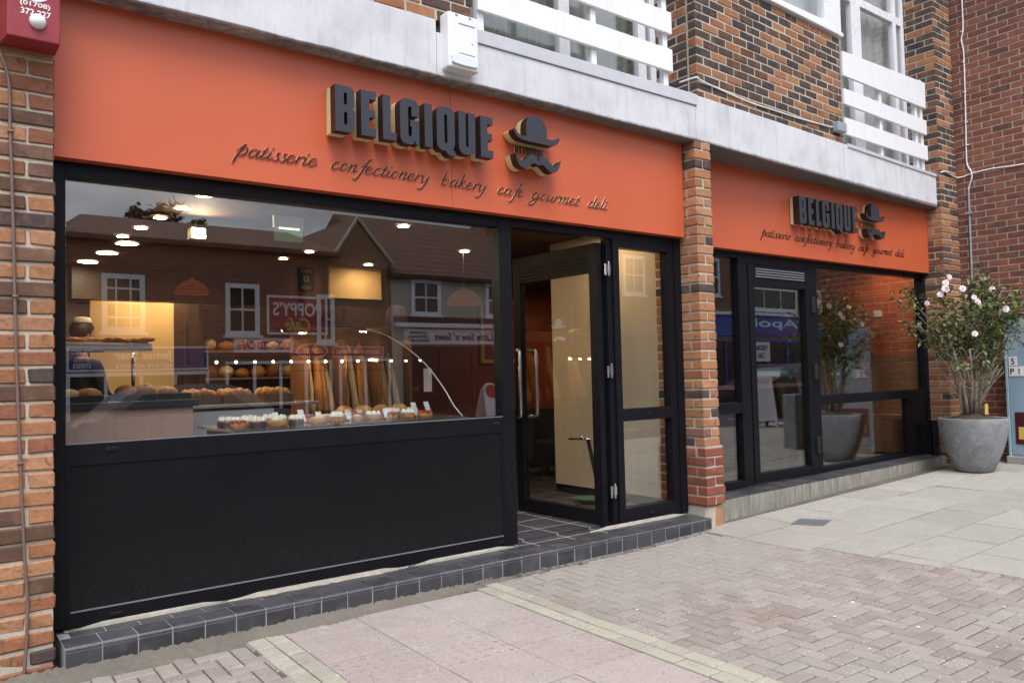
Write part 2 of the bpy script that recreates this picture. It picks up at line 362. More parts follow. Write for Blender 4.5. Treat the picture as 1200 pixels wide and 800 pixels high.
class MB:
    """collects faces in world coordinates; build() links ONE mesh object"""
    def __init__(s): s.v = []; s.f = []; s.m = []
    def add(s, vs, fs, mi=0):
        k = len(s.v); s.v += [tuple(x) for x in vs]; s.f += [tuple(i+k for i in f) for f in fs]; s.m += [mi]*len(fs); return s
    def box(s, x0, x1, y0, y1, z0, z1, mi=0):
        if x0 > x1: x0, x1 = x1, x0
        if y0 > y1: y0, y1 = y1, y0
        if z0 > z1: z0, z1 = z1, z0
        vs = [(x, y, z) for x in (x0, x1) for y in (y0, y1) for z in (z0, z1)]
        return s.add(vs, [(0,1,3,2), (4,6,7,5), (0,4,5,1), (2,3,7,6), (0,2,6,4), (1,5,7,3)], mi)
    def cbox(s, x0, x1, y0, y1, z0, z1, c=.004, mi=0, jit=0.0, tf=None):
        """box with chamfered edges (24 vertices); jit = uneven faces; tf maps each point"""
        R = random.uniform
        vs = []; idx = {}
        ctr = ((x0+x1)/2, (y0+y1)/2, (z0+z1)/2); H = ((x1-x0)/2, (y1-y0)/2, (z1-z0)/2)
        cor = {(a, b, d): (R(-jit, jit), R(-jit, jit), R(-jit, jit)) for a in (-1,1) for b in (-1,1) for d in (-1,1)}
        for a in (-1, 1):
            for b in (-1, 1):
                for d in (-1, 1):
                    sg = (a, b, d); j = cor[sg]
                    for ax in range(3):
                        p = [ctr[i] + sg[i]*(H[i] - (0 if i == ax else c)) + j[i] for i in range(3)]
                        idx[(sg, ax)] = len(vs); vs.append(tf(p) if tf else p)
        fs = []
        for ax in range(3):
            o1, o2 = (ax+1) % 3, (ax+2) % 3
            for sg in (-1, 1):
                q = []
                for (u, w) in ((-1,-1), (1,-1), (1,1), (-1,1)):
                    t = [0,0,0]; t[ax] = sg; t[o1] = u; t[o2] = w; q.append(idx[(tuple(t), ax)])
                fs.append(q if sg > 0 else q[::-1])
            for u in (-1, 1):
                for w in (-1, 1):
                    t0 = [0,0,0]; t0[o1] = u; t0[o2] = w; ta = list(t0); tb = list(t0); ta[ax] = -1; tb[ax] = 1
                    q = [idx[(tuple(ta), o1)], idx[(tuple(tb), o1)], idx[(tuple(tb), o2)], idx[(tuple(ta), o2)]]
                    fs.append(q if u*w > 0 else q[::-1])
        for a in (-1, 1):
            for b in (-1, 1):
                for d in (-1, 1):
                    q = [idx[((a,b,d), k)] for k in range(3)]
                    fs.append(q if a*b*d > 0 else q[::-1])
        return s.add(vs, fs, mi)
    def prism(s, poly, fn, d0, d1, mi=0, side=None):
        """poly = 2D outline (ccw); fn(x, y, d) gives the point"""
        n = len(poly); vs = [fn(x, y, d0) for x, y in poly] + [fn(x, y, d1) for x, y in poly]
        s.add(vs, [tuple(range(n)), tuple(range(2*n-1, n-1, -1))], mi)
        k = len(s.v) - 2*n
        for i in range(n):
            j = (i+1) % n
            s.f.append((k+j, k+i, k+n+i, k+n+j)); s.m.append(mi if side is None else side)
        return s
    def tube(s, pts, r, n=10, mi=0, cap=True):
        pts = [Vector(p) for p in pts]; rs = r if isinstance(r, (list, tuple)) else [r]*len(pts)
        base = len(s.v); up = None
        for i, p in enumerate(pts):
            d = (pts[min(i+1, len(pts)-1)] - pts[max(i-1, 0)]).normalized()
            if up is None:
                up = Vector((0, 0, 1)) if abs(d.z) < .9 else Vector((1, 0, 0))
            a = d.cross(up).normalized(); b = a.cross(d).normalized(); up = b
            for k in range(n):
                t = 2*PI*k/n; s.v.append(tuple(p + (a*math.cos(t) + b*math.sin(t))*rs[i]))
        for i in range(len(pts)-1):
            for k in range(n):
                j = (k+1) % n
                s.f.append((base+i*n+k, base+i*n+j, base+(i+1)*n+j, base+(i+1)*n+k)); s.m.append(mi)
        if cap:
            s.f.append(tuple(base+k for k in range(n))[::-1]); s.m.append(mi)
            e = base+(len(pts)-1)*n; s.f.append(tuple(e+k for k in range(n))); s.m.append(mi)
        return s
    def lathe(s, prof, c, n=32, mi=0, sx=1, sy=1, cap=True):
        """prof = [(r, z)] from bottom to top round a vertical axis at c"""
        base = len(s.v)
        for r, z in prof:
            for k in range(n):
                t = 2*PI*k/n; s.v.append((c[0]+r*math.cos(t)*sx, c[1]+r*math.sin(t)*sy, c[2]+z))
        for i in range(len(prof)-1):
            for k in range(n):
                j = (k+1) % n
                s.f.append((base+i*n+k, base+i*n+j, base+(i+1)*n+j, base+(i+1)*n+k)); s.m.append(mi)
        if cap and prof[0][0] > 1e-5: s.f.append(tuple(base+k for k in range(n))[::-1]); s.m.append(mi)
        e = base+(len(prof)-1)*n
        if cap and prof[-1][0] > 1e-5: s.f.append(tuple(e+k for k in range(n))); s.m.append(mi)
        return s
    def blob(s, c, r, n=12, mi=0, rough=.0, sq=(1,1,1)):
        prof = []
        base = len(s.v); m = n//2
        for i in range(m+1):
            a = -PI/2 + PI*i/m
            for k in range(n):
                t = 2*PI*k/n; q = 1+random.uniform(-rough, rough)
                s.v.append((c[0]+r*sq[0]*math.cos(a)*math.cos(t)*q, c[1]+r*sq[1]*math.cos(a)*math.sin(t)*q, c[2]+r*sq[2]*math.sin(a)*q))
        for i in range(m):
            for k in range(n):
                j = (k+1) % n
                s.f.append((base+i*n+k, base+i*n+j, base+(i+1)*n+j, base+(i+1)*n+k)); s.m.append(mi)
        return s
    def build(s, name, mats, parent=None, smooth=False, bevel=0, weld=False, warp=None):
        if not isinstance(mats, (list, tuple)): mats = [mats]
        off = loc_of(parent)
        vs = [warp(v) for v in s.v] if warp else s.v
        me = bpy.data.meshes.new(name); me.from_pydata([tuple(Vector(v)-off) for v in vs], [], s.f)
        for m in mats: me.materials.append(M[m] if isinstance(m, str) else m)
        for p, mi in zip(me.polygons, s.m): p.material_index = mi
        bm = bmesh.new(); bm.from_mesh(me)
        if weld: bmesh.ops.remove_doubles(bm, verts=bm.verts, dist=1e-5)
        if bevel:
            bmesh.ops.bevel(bm, geom=[e for e in bm.edges if len(e.link_faces) == 2 and e.calc_face_angle(0) > .5], offset=bevel, segments=2, affect='EDGES', profile=.6, clamp_overlap=True)
        if smooth is not True or weld: bmesh.ops.recalc_face_normals(bm, faces=bm.faces)
        bm.to_mesh(me); bm.free()
        if smooth:
            for p in me.polygons: p.use_smooth = True
            if smooth != True:
                me.set_sharp_from_angle(angle=smooth)
        me.update(); o = bpy.data.objects.new(name, me); COL.objects.link(o)
        if parent: o.parent = parent
        return o

def tag(o, label=None, cat=None, group=None, kind=None):
    if label: o['label'] = label
    if cat: o['category'] = cat
    if group: o['group'] = group
    if kind: o['kind'] = kind
    return o
def thing(name, label, cat, loc, group=None):
    o = bpy.data.objects.new(name, None); o.empty_display_size = .1; COL.objects.link(o); o.location = loc
    return tag(o, label, cat, group)
def structure(mb, name, mats, **kw): return tag(mb.build(name, mats, None, **kw), kind='structure')
def copy_tree(o, parent=None):
    c = o.copy(); COL.objects.link(c)
    if parent: c.parent = parent
    for ch in list(o.children): copy_tree(ch, c)
    return c

def text_mesh(body, size=1.0, shear=0, bold=0, ext=.5, spacing=1):
    """flat lettering from the built-in font -> (verts, faces), x right, y up, centred"""
    cu = bpy.data.curves.new('txt', 'FONT'); cu.body = body; cu.size = size; cu.shear = shear; cu.offset = bold; cu.extrude = ext
    cu.resolution_u = 3; cu.align_x = 'CENTER'; cu.align_y = 'CENTER'; cu.space_character = spacing
    ob = bpy.data.objects.new('txt', cu); COL.objects.link(ob)
    dg = bpy.context.evaluated_depsgraph_get(); dg.update()
    me = bpy.data.meshes.new_from_object(ob.evaluated_get(dg))
    vs = [tuple(v.co) for v in me.vertices]; fs = [tuple(p.vertices) for p in me.polygons]
    bpy.data.objects.remove(ob); bpy.data.curves.remove(cu); bpy.data.meshes.remove(me)
    return vs, fs
def add_text(mb, body, cx, cz, y, width=None, height=None, face=-1, mi=0, depth=.004, shear=0, bold=0, axis='Y', spacing=1):
    """upright lettering centred at (cx, cz); face=-1 reads from -Y, +1 reads from +Y; axis 'X': on an x-plane read from -X"""
    vs, fs = text_mesh(body, 1, shear, bold, .5, spacing)
    xs = [v[0] for v in vs]; ys = [v[1] for v in vs]
    w, h = max(xs)-min(xs), max(ys)-min(ys); mx, my = (max(xs)+min(xs))/2, (max(ys)+min(ys))/2
    kx = width/w if width else None; ky = height/h if height else None
    kx = kx or ky; ky = ky or kx
    sgn = 1 if face < 0 else -1
    mb.add([(cx + sgn*(x-mx)*kx, y + face*depth*(.5+z), cz+(y_-my)*ky) for x, y_, z in vs], fs if face < 0 else fs, mi)

# ------------------------------------------------------------------ levels
def gz(x, y=0):
    """the pavement climbs gently towards the right-hand shop"""
    if x < 4: return -.137
    if x > 9.6: return .03
    t = (x-4)/5.6; return -.137 + .167*(t*.75 + .25*t*t*(3-2*t))
warp_g = lambda v: (v[0], v[1], v[2]+gz(v[0]))

# ------------------------------------------------------------------ brickwork
def courses(mb, w, z0, z1, place, H=.0845, L=.25, depth=.1, gap=.0135, phase=0, jit=.0022, ends=True, first=0, mi=0, skip=None):
    """stretcher bond on a face w long; place(u0,u1,z0,z1) -> adds the brick"""
    r = first; z = z0
    while z < z1-.02:
        zt = min(z+H-gap, z1); u = -L + ((r+phase) % 2)*L/2
        while u < w:
            a, b = max(u, 0), min(u+L-gap, w)
            if u+L > w-.02: b = w
            if b-a > .035 and not (skip and skip(a, b, z, zt)): place(a, b, z, zt)
            u += L
        z += H; r += 1

def wall_y(mb, x0, x1, yf, z0, z1, H=.0845, L=.25, phase=0, jit=.0022, c=.005, depth=.09, mi=0, mort=1, skip=None):
    """brick skin facing -Y; yf may be a function of x"""
    Y = yf if callable(yf) else (lambda x: yf)
    def pl(a, b, p, q):
        dy = random.uniform(-jit, jit)
        mb.cbox(x0+a, x0+b, dy, depth, p, q, c, mi, jit*.7, tf=lambda P: (P[0], P[1]+Y(P[0]), P[2]))
    courses(mb, x1-x0, z0, z1, pl, H, L, phase=phase, skip=skip)
    mb.add([(x0+.006, Y(x0)+.0045, z0), (x1-.006, Y(x1)+.0045, z0), (x1-.006, Y(x1)+.0045, z1), (x0+.006, Y(x0)+.0045, z1),
            (x0+.006, Y(x0)+depth+.02, z0), (x1-.006, Y(x1)+depth+.02, z0), (x1-.006, Y(x1)+depth+.02, z1), (x0+.006, Y(x0)+depth+.02, z1)],
           [(0,1,2,3), (5,4,7,6), (0,4,5,1), (3,2,6,7), (1,5,6,2), (4,0,3,7)], mort)
def wall_x(mb, xf, y0, y1, z0, z1, H=.0845, L=.25, phase=0, jit=.0022, c=.005, depth=.09, mi=0, mort=1, face=-1):
    """brick skin on a plane x = xf facing -X (face=-1)"""
    def pl(a, b, p, q):
        d = random.uniform(-jit, jit)
        X = sorted((xf+d, xf-face*depth)); mb.cbox(X[0], X[1], y0+a, y0+b, p, q, c, mi, jit*.7)
    courses(mb, y1-y0, z0, z1, pl, H, L, phase=phase)
    X = sorted((xf-face*.0045, xf-face*(depth+.02))); mb.box(X[0], X[1], y0+.006, y1-.006, z0, z1, mort)
def pier(mb, x0, x1, y0, y1, z0, z1, H=.0845, mi=0, mort=1, jit=.003, flip=0, c=.006, rag=0):
    """a brick pillar one brick wide: stretcher courses and header courses in turn"""
    z = z0; r = flip; g = .014
    while z < z1-.02:
        zt = min(z+H-g, z1); k = [random.uniform(-rag, rag) for _ in range(4)]
        if r % 2 == 0:
            ym = y0+.115
            mb.cbox(x0+k[0], x1+k[1], y0+k[2], ym-g, z, zt, c, mi, jit)
            mb.cbox(x0+k[1], x1+k[3], ym, y1, z, zt, c, mi, jit)
        else:
            xm = (x0+x1)/2+k[3]
            mb.cbox(x0+k[0], xm-g/2, y0+k[2], y1, z, zt, c, mi, jit); mb.cbox(xm+g/2, x1+k[1], y0+k[3], y1, z, zt, c, mi, jit)
        z += H; r += 1
    mb.box(x0+.0085, x1-.0085, y0+.0085, y1+.01, z0, z1, mort)

# ================================================================== THE BUILDING
bld = thing('brick_building', 'brown and orange brick building over both orange fronted shops with pale concrete band', 'building', (5, 0, 0))
FY = -.21                                     # front of pillars and left concrete band
bandY = lambda x: -.21 if x < 4.9 else -.21 + (x-4.9)/5.2*.20
# left pillar (three bricks and more run out of the picture)
b = MB(); zb = -.16
z = -.155; r = 0
while z < 3.28:
    xs = [-.03]
    off = 0 if r % 2 == 0 else .125
    x = -.03 if r % 2 == 0 else -.03
    segs = []
    x = -.035 + random.uniform(-.004, .004)
    first = .25 if r % 2 == 0 else .122
    e = x; ln = first
    while e > -1.6:
        segs.append((e-ln+.013, e)); e -= ln; ln = .25 if r % 2 == 0 or random.random() < .6 else .125
    for (a, q) in segs:
        dy = random.uniform(-.003, .003)
        low = z < .12
        b.cbox(a, q, FY+dy+(.004 if low and random.random() < .5 else 0), -.02, z, z+.0705, .009 if low else .006, 0, .005 if low else .003)
    z += .0845; r += 1
b.box(-1.6, -.042, FY+.0095, .1, -.16, 3.3, 1)
b.build('pillar', ['brick_old', 'mortar'], bld)
# middle pillar
b = MB(); pier(b, 4.882, 5.094, FY, .30, .60, 3.29, .0845, rag=.002)
b.build('pillar', ['brick_mid', 'mortar'], bld)
b = MB(); pier(b, 4.876, 5.12, FY-.018, .30, .095, .60, .084, rag=.002, flip=1)
b.cbox(4.89, 5.09, FY+.012, .3, -.14, .085, .02, 1, .006)
b.cbox(5.0, 5.115, FY+.002, .3, -.13, .088, .012, 2, .006)
b.build('pillar_foot', ['brick_plinth', 'mortar', 'brick_mid'], bld)
# right pillar, runs up past the balcony
b = MB(); pier(b, 9.865, 10.34, -.07, .33, .0, 3.30, .082)
b.build('pillar', ['brick_old', 'mortar'], bld)
b = MB()
wall_y(b, 9.865, 10.34, -.07, 3.28, 7.2, .0815, .235, c=.005); 
def sidep(a, q, p, t): b.cbox(9.862, 9.95, -.06+a, -.06+q, p, t, .005, 0, .002)
courses(b, .50, 3.28, 7.2, sidep, .0815, .235, phase=1)
b.box(9.868, 10.33, -.05, .42, 3.28, 7.2, 1)
b.build('upper_pillar', ['brick_dark', 'mortar'], bld)
# concrete band
b = MB()
def band(x0, x1, z0a, z0b, z1):
    vs = []
    n = max(2, int((x1-x0)/.25)); pr_ = []
    for i in range(n+1):
        x = x0+(x1-x0)*i/n; y = bandY(x); z0 = z0a+(z0b-z0a)*i/n
        dz = random.uniform(-.005, .004)
        pr_.append([(x, y, z0+dz+.010), (x, y+.012, z0+dz), (x, .5, z0), (x, .5, z1), (x, y+.006, z1), (x, y, z1-.006)])
    k = len(b.v)
    for p in pr_: b.v += p
    for i in range(n):
        for j in range(6):
            b.f.append((k+i*6+j, k+i*6+(j+1) % 6, k+(i+1)*6+(j+1) % 6, k+(i+1)*6+j)); b.m.append(0)
    b.f.append(tuple(range(k, k+6))); b.m.append(0); b.f.append(tuple(range(k+n*6+5, k+n*6-1, -1))); b.m.append(0)
band(-1.6, 2.22, 3.30, 3.298, 3.683); band(2.225, 4.905, 3.298, 3.285, 3.60); band(4.91, 10.05, 3.285, 3.262, 3.70)
b.build('concrete_band', 'concrete', bld, smooth=.5)
b = MB(); b.box(2.53, 4.925, FY-.012, .32, 3.602, 3.70); b.build('capping', 'capping', bld, bevel=.004)
b = MB()
b.add([(x, bandY(x)-.012+dy, z) for x, dy, z in ((7.60,0,3.675),(10.06,0,3.66),(10.06,.35,3.66),(7.60,.35,3.675),(7.60,0,3.715),(10.06,0,3.70),(10.06,.35,3.70),(7.60,.35,3.715))],
      [(0,3,2,1),(4,5,6,7),(0,1,5,4),(1,2,6,5),(2,3,7,6),(3,0,4,7)])
b.build('capping', 'capping', bld, bevel=.004)
# upper brickwork
b = MB(); wall_y(b, -1.6, 2.52, FY+.01, 3.69, 6.2, .0815, .24, c=.005); wall_x(b, 2.52, FY+.11, .45, 3.69, 6.2, .0815, .24, face=1)
b.build('upper_wall', ['brick_dark', 'mortar'], bld)
b = MB()
blkY = lambda x: -.165 + (x-5)/2.6*.105
wall_y(b, 5.0, 7.60, blkY, 3.705, 4.915, .0808, .232, c=.005, phase=1)
wall_x(b, 5.0, -.05, .45, 3.705, 6.6, .0808, .232, phase=0); wall_x(b, 7.60, .04, .45, 3.705, 4.915, .0808, .232, face=1)
b.build('upper_wall', ['brick_dark', 'mortar'], bld)

def window_unit(x0, x1, z0, z1, y, bars, name='window', trans=None, fw=.07, pane_y=.03, cur='curtain'):
    """white frame with vertical bars (list of (x, width)); parts: frame, pane, curtain"""
    f = MB()
    f.box(x0, x0+fw, y, y+.07, z0, z1); f.box(x1-fw, x1, y, y+.07, z0, z1)
    f.box(x0+fw, x1-fw, y, y+.07, z0, z0+fw); f.box(x0+fw, x1-fw, y, y+.07, z1-fw, z1)
    for (bx, bw) in bars: f.box(bx-bw/2, bx+bw/2, y-.004, y+.066, z0+fw, z1-fw)
    for tz in (trans or []):
        f.box(x0+fw, x1-fw, y-.002, y+.06, tz-.05, tz+.05)
    fr = f.build(name, 'white_upvc', bld, bevel=.004)
    p = MB(); p.box(x0+fw, x1-fw, y+pane_y, y+pane_y+.012, z0+fw, z1-fw); p.build('pane', 'glass', fr)
    c = MB(); n = 160
    for i in range(n):
        a = x0+.02+(x1-x0-.04)*i/n; q = x0+.02+(x1-x0-.04)*(i+1)/n
        w = lambda x: y+.16+.022*math.sin(x*58)+.014*math.sin(x*23+1)
        c.add([(a, w(a), z0), (q, w(q), z0), (q, w(q), z1), (a, w(a), z1)], [(0,1,2,3)])
    c.build('curtain', cur, fr, smooth=True)
    return fr
window_unit(2.53, 4.99, 3.70, 6.1, .30, [(3.84, .12), (4.80, .10)], cur=plain('dim_room_blind', (.23,.24,.21), .9, 0, .12, 3))
window_unit(7.61, 9.85, 3.72, 7.1, .30, [(8.64, .22), (9.60, .08)], trans=[5.77])
# bay window over the brick block
b = MB()
b.add([(x, blkY(x)+d, z) for x, d, z in ((4.97,-.035,4.92),(7.64,-.035,4.92),(7.64,.4,4.92),(4.97,.4,4.92),(4.97,-.035,4.965),(7.64,-.035,4.965),(7.64,.4,4.965),(4.97,.4,4.965))],
      [(0,3,2,1),(4,5,6,7),(0,1,5,4),(1,2,6,5),(2,3,7,6),(3,0,4,7)])
b.build('window_sill', 'white_upvc', bld, bevel=.006)
f = MB()
for xa, xb in ((5.0,5.12),(5.93,6.03),(6.10,6.20),(7.28,7.60)): f.box(xa, xb, -.09, .0, 4.968, 6.4)
f.box(5.12, 7.28, -.082, -.01, 4.968, 5.03); f.box(7.5, 7.6, .0, .40, 4.968, 6.4)
fr = f.build('window', 'white_upvc', bld, bevel=.005)
p = MB(); p.box(5.05, 7.45, -.05, -.038, 5.0, 6.4); p.build('pane', 'glass', fr)
c = MB(); c.box(5.02, 7.5, .2, .22, 4.97, 6.4); c.build('curtain', 'curtain', fr)
# rooms upstairs so that nothing shines through
b = MB(); b.box(-1.6, 10.4, 1.6, 1.7, 3.72, 7.3); b.box(-1.6, 10.4, .43, 1.6, 7.2, 7.3); b.box(-1.6, 10.3, .37, 9.5, 3.62, 3.69)
b.box(-1.7, -1.6, -.2, 9.5, -.1, 7.3); b.box(10.34, 10.45, .1, 9.5, -.1, 7.3); b.box(-1.6, 10.34, 9.4, 9.5, -.1, 3.62)
b.build('rear_wall', 'cream_render', bld)

# balcony railings
def railing(name, x0, x1, yfn, boards, posts, label):
    t = thing(name, label, 'railing', ((x0+x1)/2, yfn(x0), 3.7), 'white balcony railings over the shops')
    for i, (za0, za1, zb0, zb1) in enumerate(boards):
        m = MB(); ya, yb = yfn(x0), yfn(x1); d = .028
        m.add([(x0, ya, za0), (x1, yb, zb0), (x1, yb, zb1), (x0, ya, za1), (x0, ya+d, za0), (x1, yb+d, zb0), (x1, yb+d, zb1), (x0, ya+d, za1)],
              [(0,1,2,3),(5,4,7,6),(0,4,5,1),(3,2,6,7),(1,5,6,2),(4,0,3,7)])
        m.build('board', 'rail_board', t, bevel=.004)
    for px, pz in posts:
        m = MB(); m.box(px-.028, px+.028, yfn(px)+.031, yfn(px)+.085, 3.70, pz); m.build('post', 'white_paint', t, bevel=.004)
    return t
railing('balcony_railing', 2.56, 4.60, lambda x: -.235, [(3.835,4.025,3.825,4.02), (4.16,4.345,4.155,4.345), (4.48,4.80,4.48,4.80)],
        [(2.60,4.85), (3.70,4.82), (4.545,4.85)], 'white slatted balcony railing above the large left shop, by the white alarm box')
railing('balcony_railing', 7.615, 9.62, lambda x: -.085+(x-7.6)*.02, [(3.83,4.02,3.835,4.02), (4.17,4.345,4.16,4.345), (4.49,4.765,4.50,4.83)],
        [(8.50,4.70), (9.41,4.78), (9.56,4.86)], 'white slatted balcony railing above the smaller right shop, next to dark brick block')

# ================================================================== SHOPFRONT, LEFT
sf = thing('shopfront', 'wide black framed shopfront with large bakery window over a black panel', 'shopfront', (1.45, 0, 0))
def bars(parent, name, lst, m='black', bevel=.004):
    b = MB()
    for q in lst: b.box(*q)
    return b.build(name, m, parent, bevel=bevel)
bars(sf, 'frame', [(-.02,.042,0,.10,.02,2.44), (2.868,2.98,0,.10,.02,2.44), (4.795,4.878,-.012,.10,.02,2.44), (.042,2.868,.002,.098,2.362,2.47), (2.98,4.795,.002,.098,2.375,2.47),
                   (.042,2.868,.001,.099,.845,.958), (.042,2.868,.001,.099,.016,.098), (.042,.062,.002,.098,.098,.845), (2.85,2.868,.002,.098,.098,.845)])
bars(sf, 'sidelight_frame', [(4.045,4.115,.0,.09,.02,2.375), (4.715,4.795,.002,.09,.02,2.375), (4.115,4.715,.003,.088,.02,.135), (4.115,4.715,.003,.088,.855,.958), (4.115,4.715,.003,.088,2.31,2.375)])
b = MB(); b.box(.062, 2.85, .008, .06, .098, .845); b.build('lower_panel', 'black_panel', sf)
b = MB(); b.box(.062, 2.85, -.002, .008, .092, .099); b.build('panel_bead', 'bead', sf)
b = MB(); b.box(.042, 2.868, .004, .010, .958, .964); b.build('window_bead', 'bead', sf)
b = MB(); b.box(.04, 2.87, .045, .055, .955, 2.366); b.build('window_pane', 'glass', sf)
b = MB(); b.box(4.113, 4.717, .045, .055, .957, 2.312); b.build('sidelight_pane', 'glass', sf)
b = MB(); b.box(4.113, 4.717, .045, .055, .133, .857); b.build('sidelight_pane', 'glass', sf)
for (x, zz) in ((.26,.925),(2.80,.915),(.28,.052),(2.82,.052),(4.42,.905),(4.42,.07)):
    b = MB(); b.box(x-.03, x+.03, -.006, .002, zz-.009, zz+.009); b.box(x-.026, x+.026, -.011, -.006, zz+.002, zz+.008); b.build('drain_cap', 'gasket', sf)
# door, opened inwards at a right angle
D0 = Vector((3.93, .05, 0)); DL = 1.10; ang = math.radians(91.5)
dd = Vector((math.cos(ang), math.sin(ang), 0)); dn = Vector((-dd.y, dd.x, 0))   # along leaf, and outward face (-X)
def leaf(mb, a0, a1, n0, n1, z0, z1, mi=0):
    pts = [D0+dd*a+dn*n for a in (a0, a1) for n in (n0, n1)]
    vs = [(p.x, p.y, z) for p in pts for z in (z0, z1)]
    return mb.add(vs, [(0,1,3,2),(4,6,7,5),(0,4,5,1),(2,3,7,6),(0,2,6,4),(1,5,7,3)], mi)
door = thing('shop_door', 'black framed glass shop door standing open inwards with long steel pull handles', 'door', (3.93, .05, .02))
b = MB()
leaf(b, 0, .095, -.03, .03, .025, 2.34); leaf(b, DL-.10, DL, -.03, .03, .025, 2.34); leaf(b, .095, DL-.10, -.029, .029, .025, .135); leaf(b, .095, DL-.10, -.029, .029, 2.10, 2.34)
df = b.build('door_frame', 'black', door, bevel=.004)
b = MB()
for k in range(4): leaf(b, .12, DL-.12, -.036, .036, 2.125+k*.03, 2.142+k*.03)
b.build('vent_grille', 'black', df, bevel=.002)
b = MB(); leaf(b, .093, DL-.098, -.005, .005, .133, 2.102); b.build('door_pane', 'glass', door)
for s in (1, -1):
    pts = []
    ax, bx = DL-.05, DL-.155
    P = lambda a, n, z: tuple(D0+dd*a+dn*n+Vector((0,0,z)))
    n0, n1 = .03*s, .095*s
    pts = [P(ax, n0, 1.485), P(ax-.03, n0+(n1-n0)*.6, 1.485), P(bx+.02, n1, 1.483), P(bx+.004, n1*1.02, 1.474), P(bx, n1*1.03, 1.45), P(bx, n1*1.03, 1.2), P(bx, n1*1.03, .91), P(bx+.004, n1*1.02, .888), P(bx+.02, n1, .878), P(ax-.03, n0+(n1-n0)*.6, .876), P(ax, n0, .876)]
    m = MB(); m.tube(pts, .0155, 14); m.build('pull_handle', 'steel', door, smooth=True)
for zz in (.30, 1.28, 2.12):
    m = MB(); m.tube([(3.985, -.009, zz-.06), (3.985, -.009, zz+.06)], .009, 12); m.tube([(3.955, .0, zz-.055), (3.955, .0, zz+.04)], .009, 10)
    m.box(3.972, 4.012, -.003, .012, zz-.035, zz+.035); m.build('hinge', 'steel', door, smooth=.6)
b = MB(); b.box(3.985, 4.043, .02, .08, .03, 2.37); b.build('door_post', 'black', sf)
# white hat-and-moustache sticker on the door glass
# (outline points shared with the sign)
def cat(pts, closed=True, n=5):
    out = []; N = len(pts)
    for i in range(N if closed else N-1):
        p0, p1, p2, p3 = (pts[(i+k) % N] for k in (-1, 0, 1, 2)) if closed else (pts[max(i-1,0)], pts[i], pts[i+1], pts[min(i+2,N-1)])
        for k in range(n):
            t = k/n; out.append(tuple(.5*((2*b)+(-a+c)*t+(2*a-5*b+4*c-d)*t*t+(-a+3*b-3*c+d)*t**3) for a, b, c, d in zip(p0, p1, p2, p3)))
    if not closed: out.append(pts[-1])
    return out
hat_top = [(.116,.024), (.113,.09), (.122,.14), (.145,.170), (.185,.190), (.225,.190), (.262,.174), (.290,.145), (.308,.108), (.312,.034)]
HAT = cat(hat_top, False, 4) + cat([(.345,.030),(.385,.036),(.415,.054),(.430,.058),(.434,.046),(.420,.018),(.390,-.004),(.345,-.012),(.22,-.012),(.12,-.010),(.06,-.004),(.025,.014),(.004,.044),(.003,.062),(.014,.062),(.034,.038),(.066,.024),(.09,.021)], False, 4)
MOU = cat([(.012,.098),(.03,.080),(.06,.055),(.085,.052),(.115,.075),(.150,.102),(.178,.108),(.205,.096)], False, 4) + [(.222,.062)] + \
      cat([(.240,.098),(.268,.108),(.298,.100),(.335,.072),(.368,.052),(.395,.056),(.425,.082),(.447,.100)], False, 4) + \
      cat([(.436,.072),(.415,.030),(.385,.006),(.355,.0),(.32,.012),(.285,.036),(.255,.046),(.222,.036),(.19,.047),(.165,.042),(.135,.014),(.105,.0),(.07,.004),(.04,.022),(.022,.055)], False, 4)
HAT = HAT[::-1]; MOU = MOU[::-1]

def poly_fill(outline, holes):
    """triangulated 2D fill with holes -> (verts, faces)"""
    cu = bpy.data.curves.new('p', 'CURVE'); cu.dimensions = '2D'; cu.fill_mode = 'FRONT'
    for ring in [outline]+holes:
        sp = cu.splines.new('POLY'); sp.points.add(len(ring)-1); sp.use_cyclic_u = True
        for q, (x, y) in zip(sp.points, ring): q.co = (x, y, 0, 1)
    ob = bpy.data.objects.new('p', cu); COL.objects.link(ob)
    dg = bpy.context.evaluated_depsgraph_get(); dg.update()
    me = bpy.data.meshes.new_from_object(ob.evaluated_get(dg))
    vs = [(v.co.x, v.co.y) for v in me.vertices]; fs = [tuple(p.vertices) for p in me.polygons]
    bpy.data.objects.remove(ob); bpy.data.curves.remove(cu); bpy.data.meshes.remove(me)
    return vs, fs
def solid(mb, outline, holes, fn, d0, d1, mi=0, side=None):
    """extruded outline with holes; front at depth d0"""
    vs, fs = poly_fill(outline, holes); side = mi if side is None else side
    mb.add([fn(x, y, d0) for x, y in vs], fs, mi); mb.add([fn(x, y, d1) for x, y in vs], [f[::-1] for f in fs], side)
    for ring in [outline]+holes:
        n = len(ring); k = len(mb.v); mb.v += [fn(x, y, d0) for x, y in ring]+[fn(x, y, d1) for x, y in ring]
        for i in range(n):
            j = (i+1) % n; mb.f.append((k+i, k+j, k+n+j, k+n+i)); mb.m.append(side)
b = MB()
for P_, dz in ((HAT, 1.665), (MOU, 1.545)):
    fn = lambda x, y, d: tuple(D0+dd*(.60-x*.42)+dn*d+Vector((0,0,dz+y*.42)))
    solid(b, P_, [], fn, .0075, .0055)
b.build('window_sticker', 'cap_white', door)

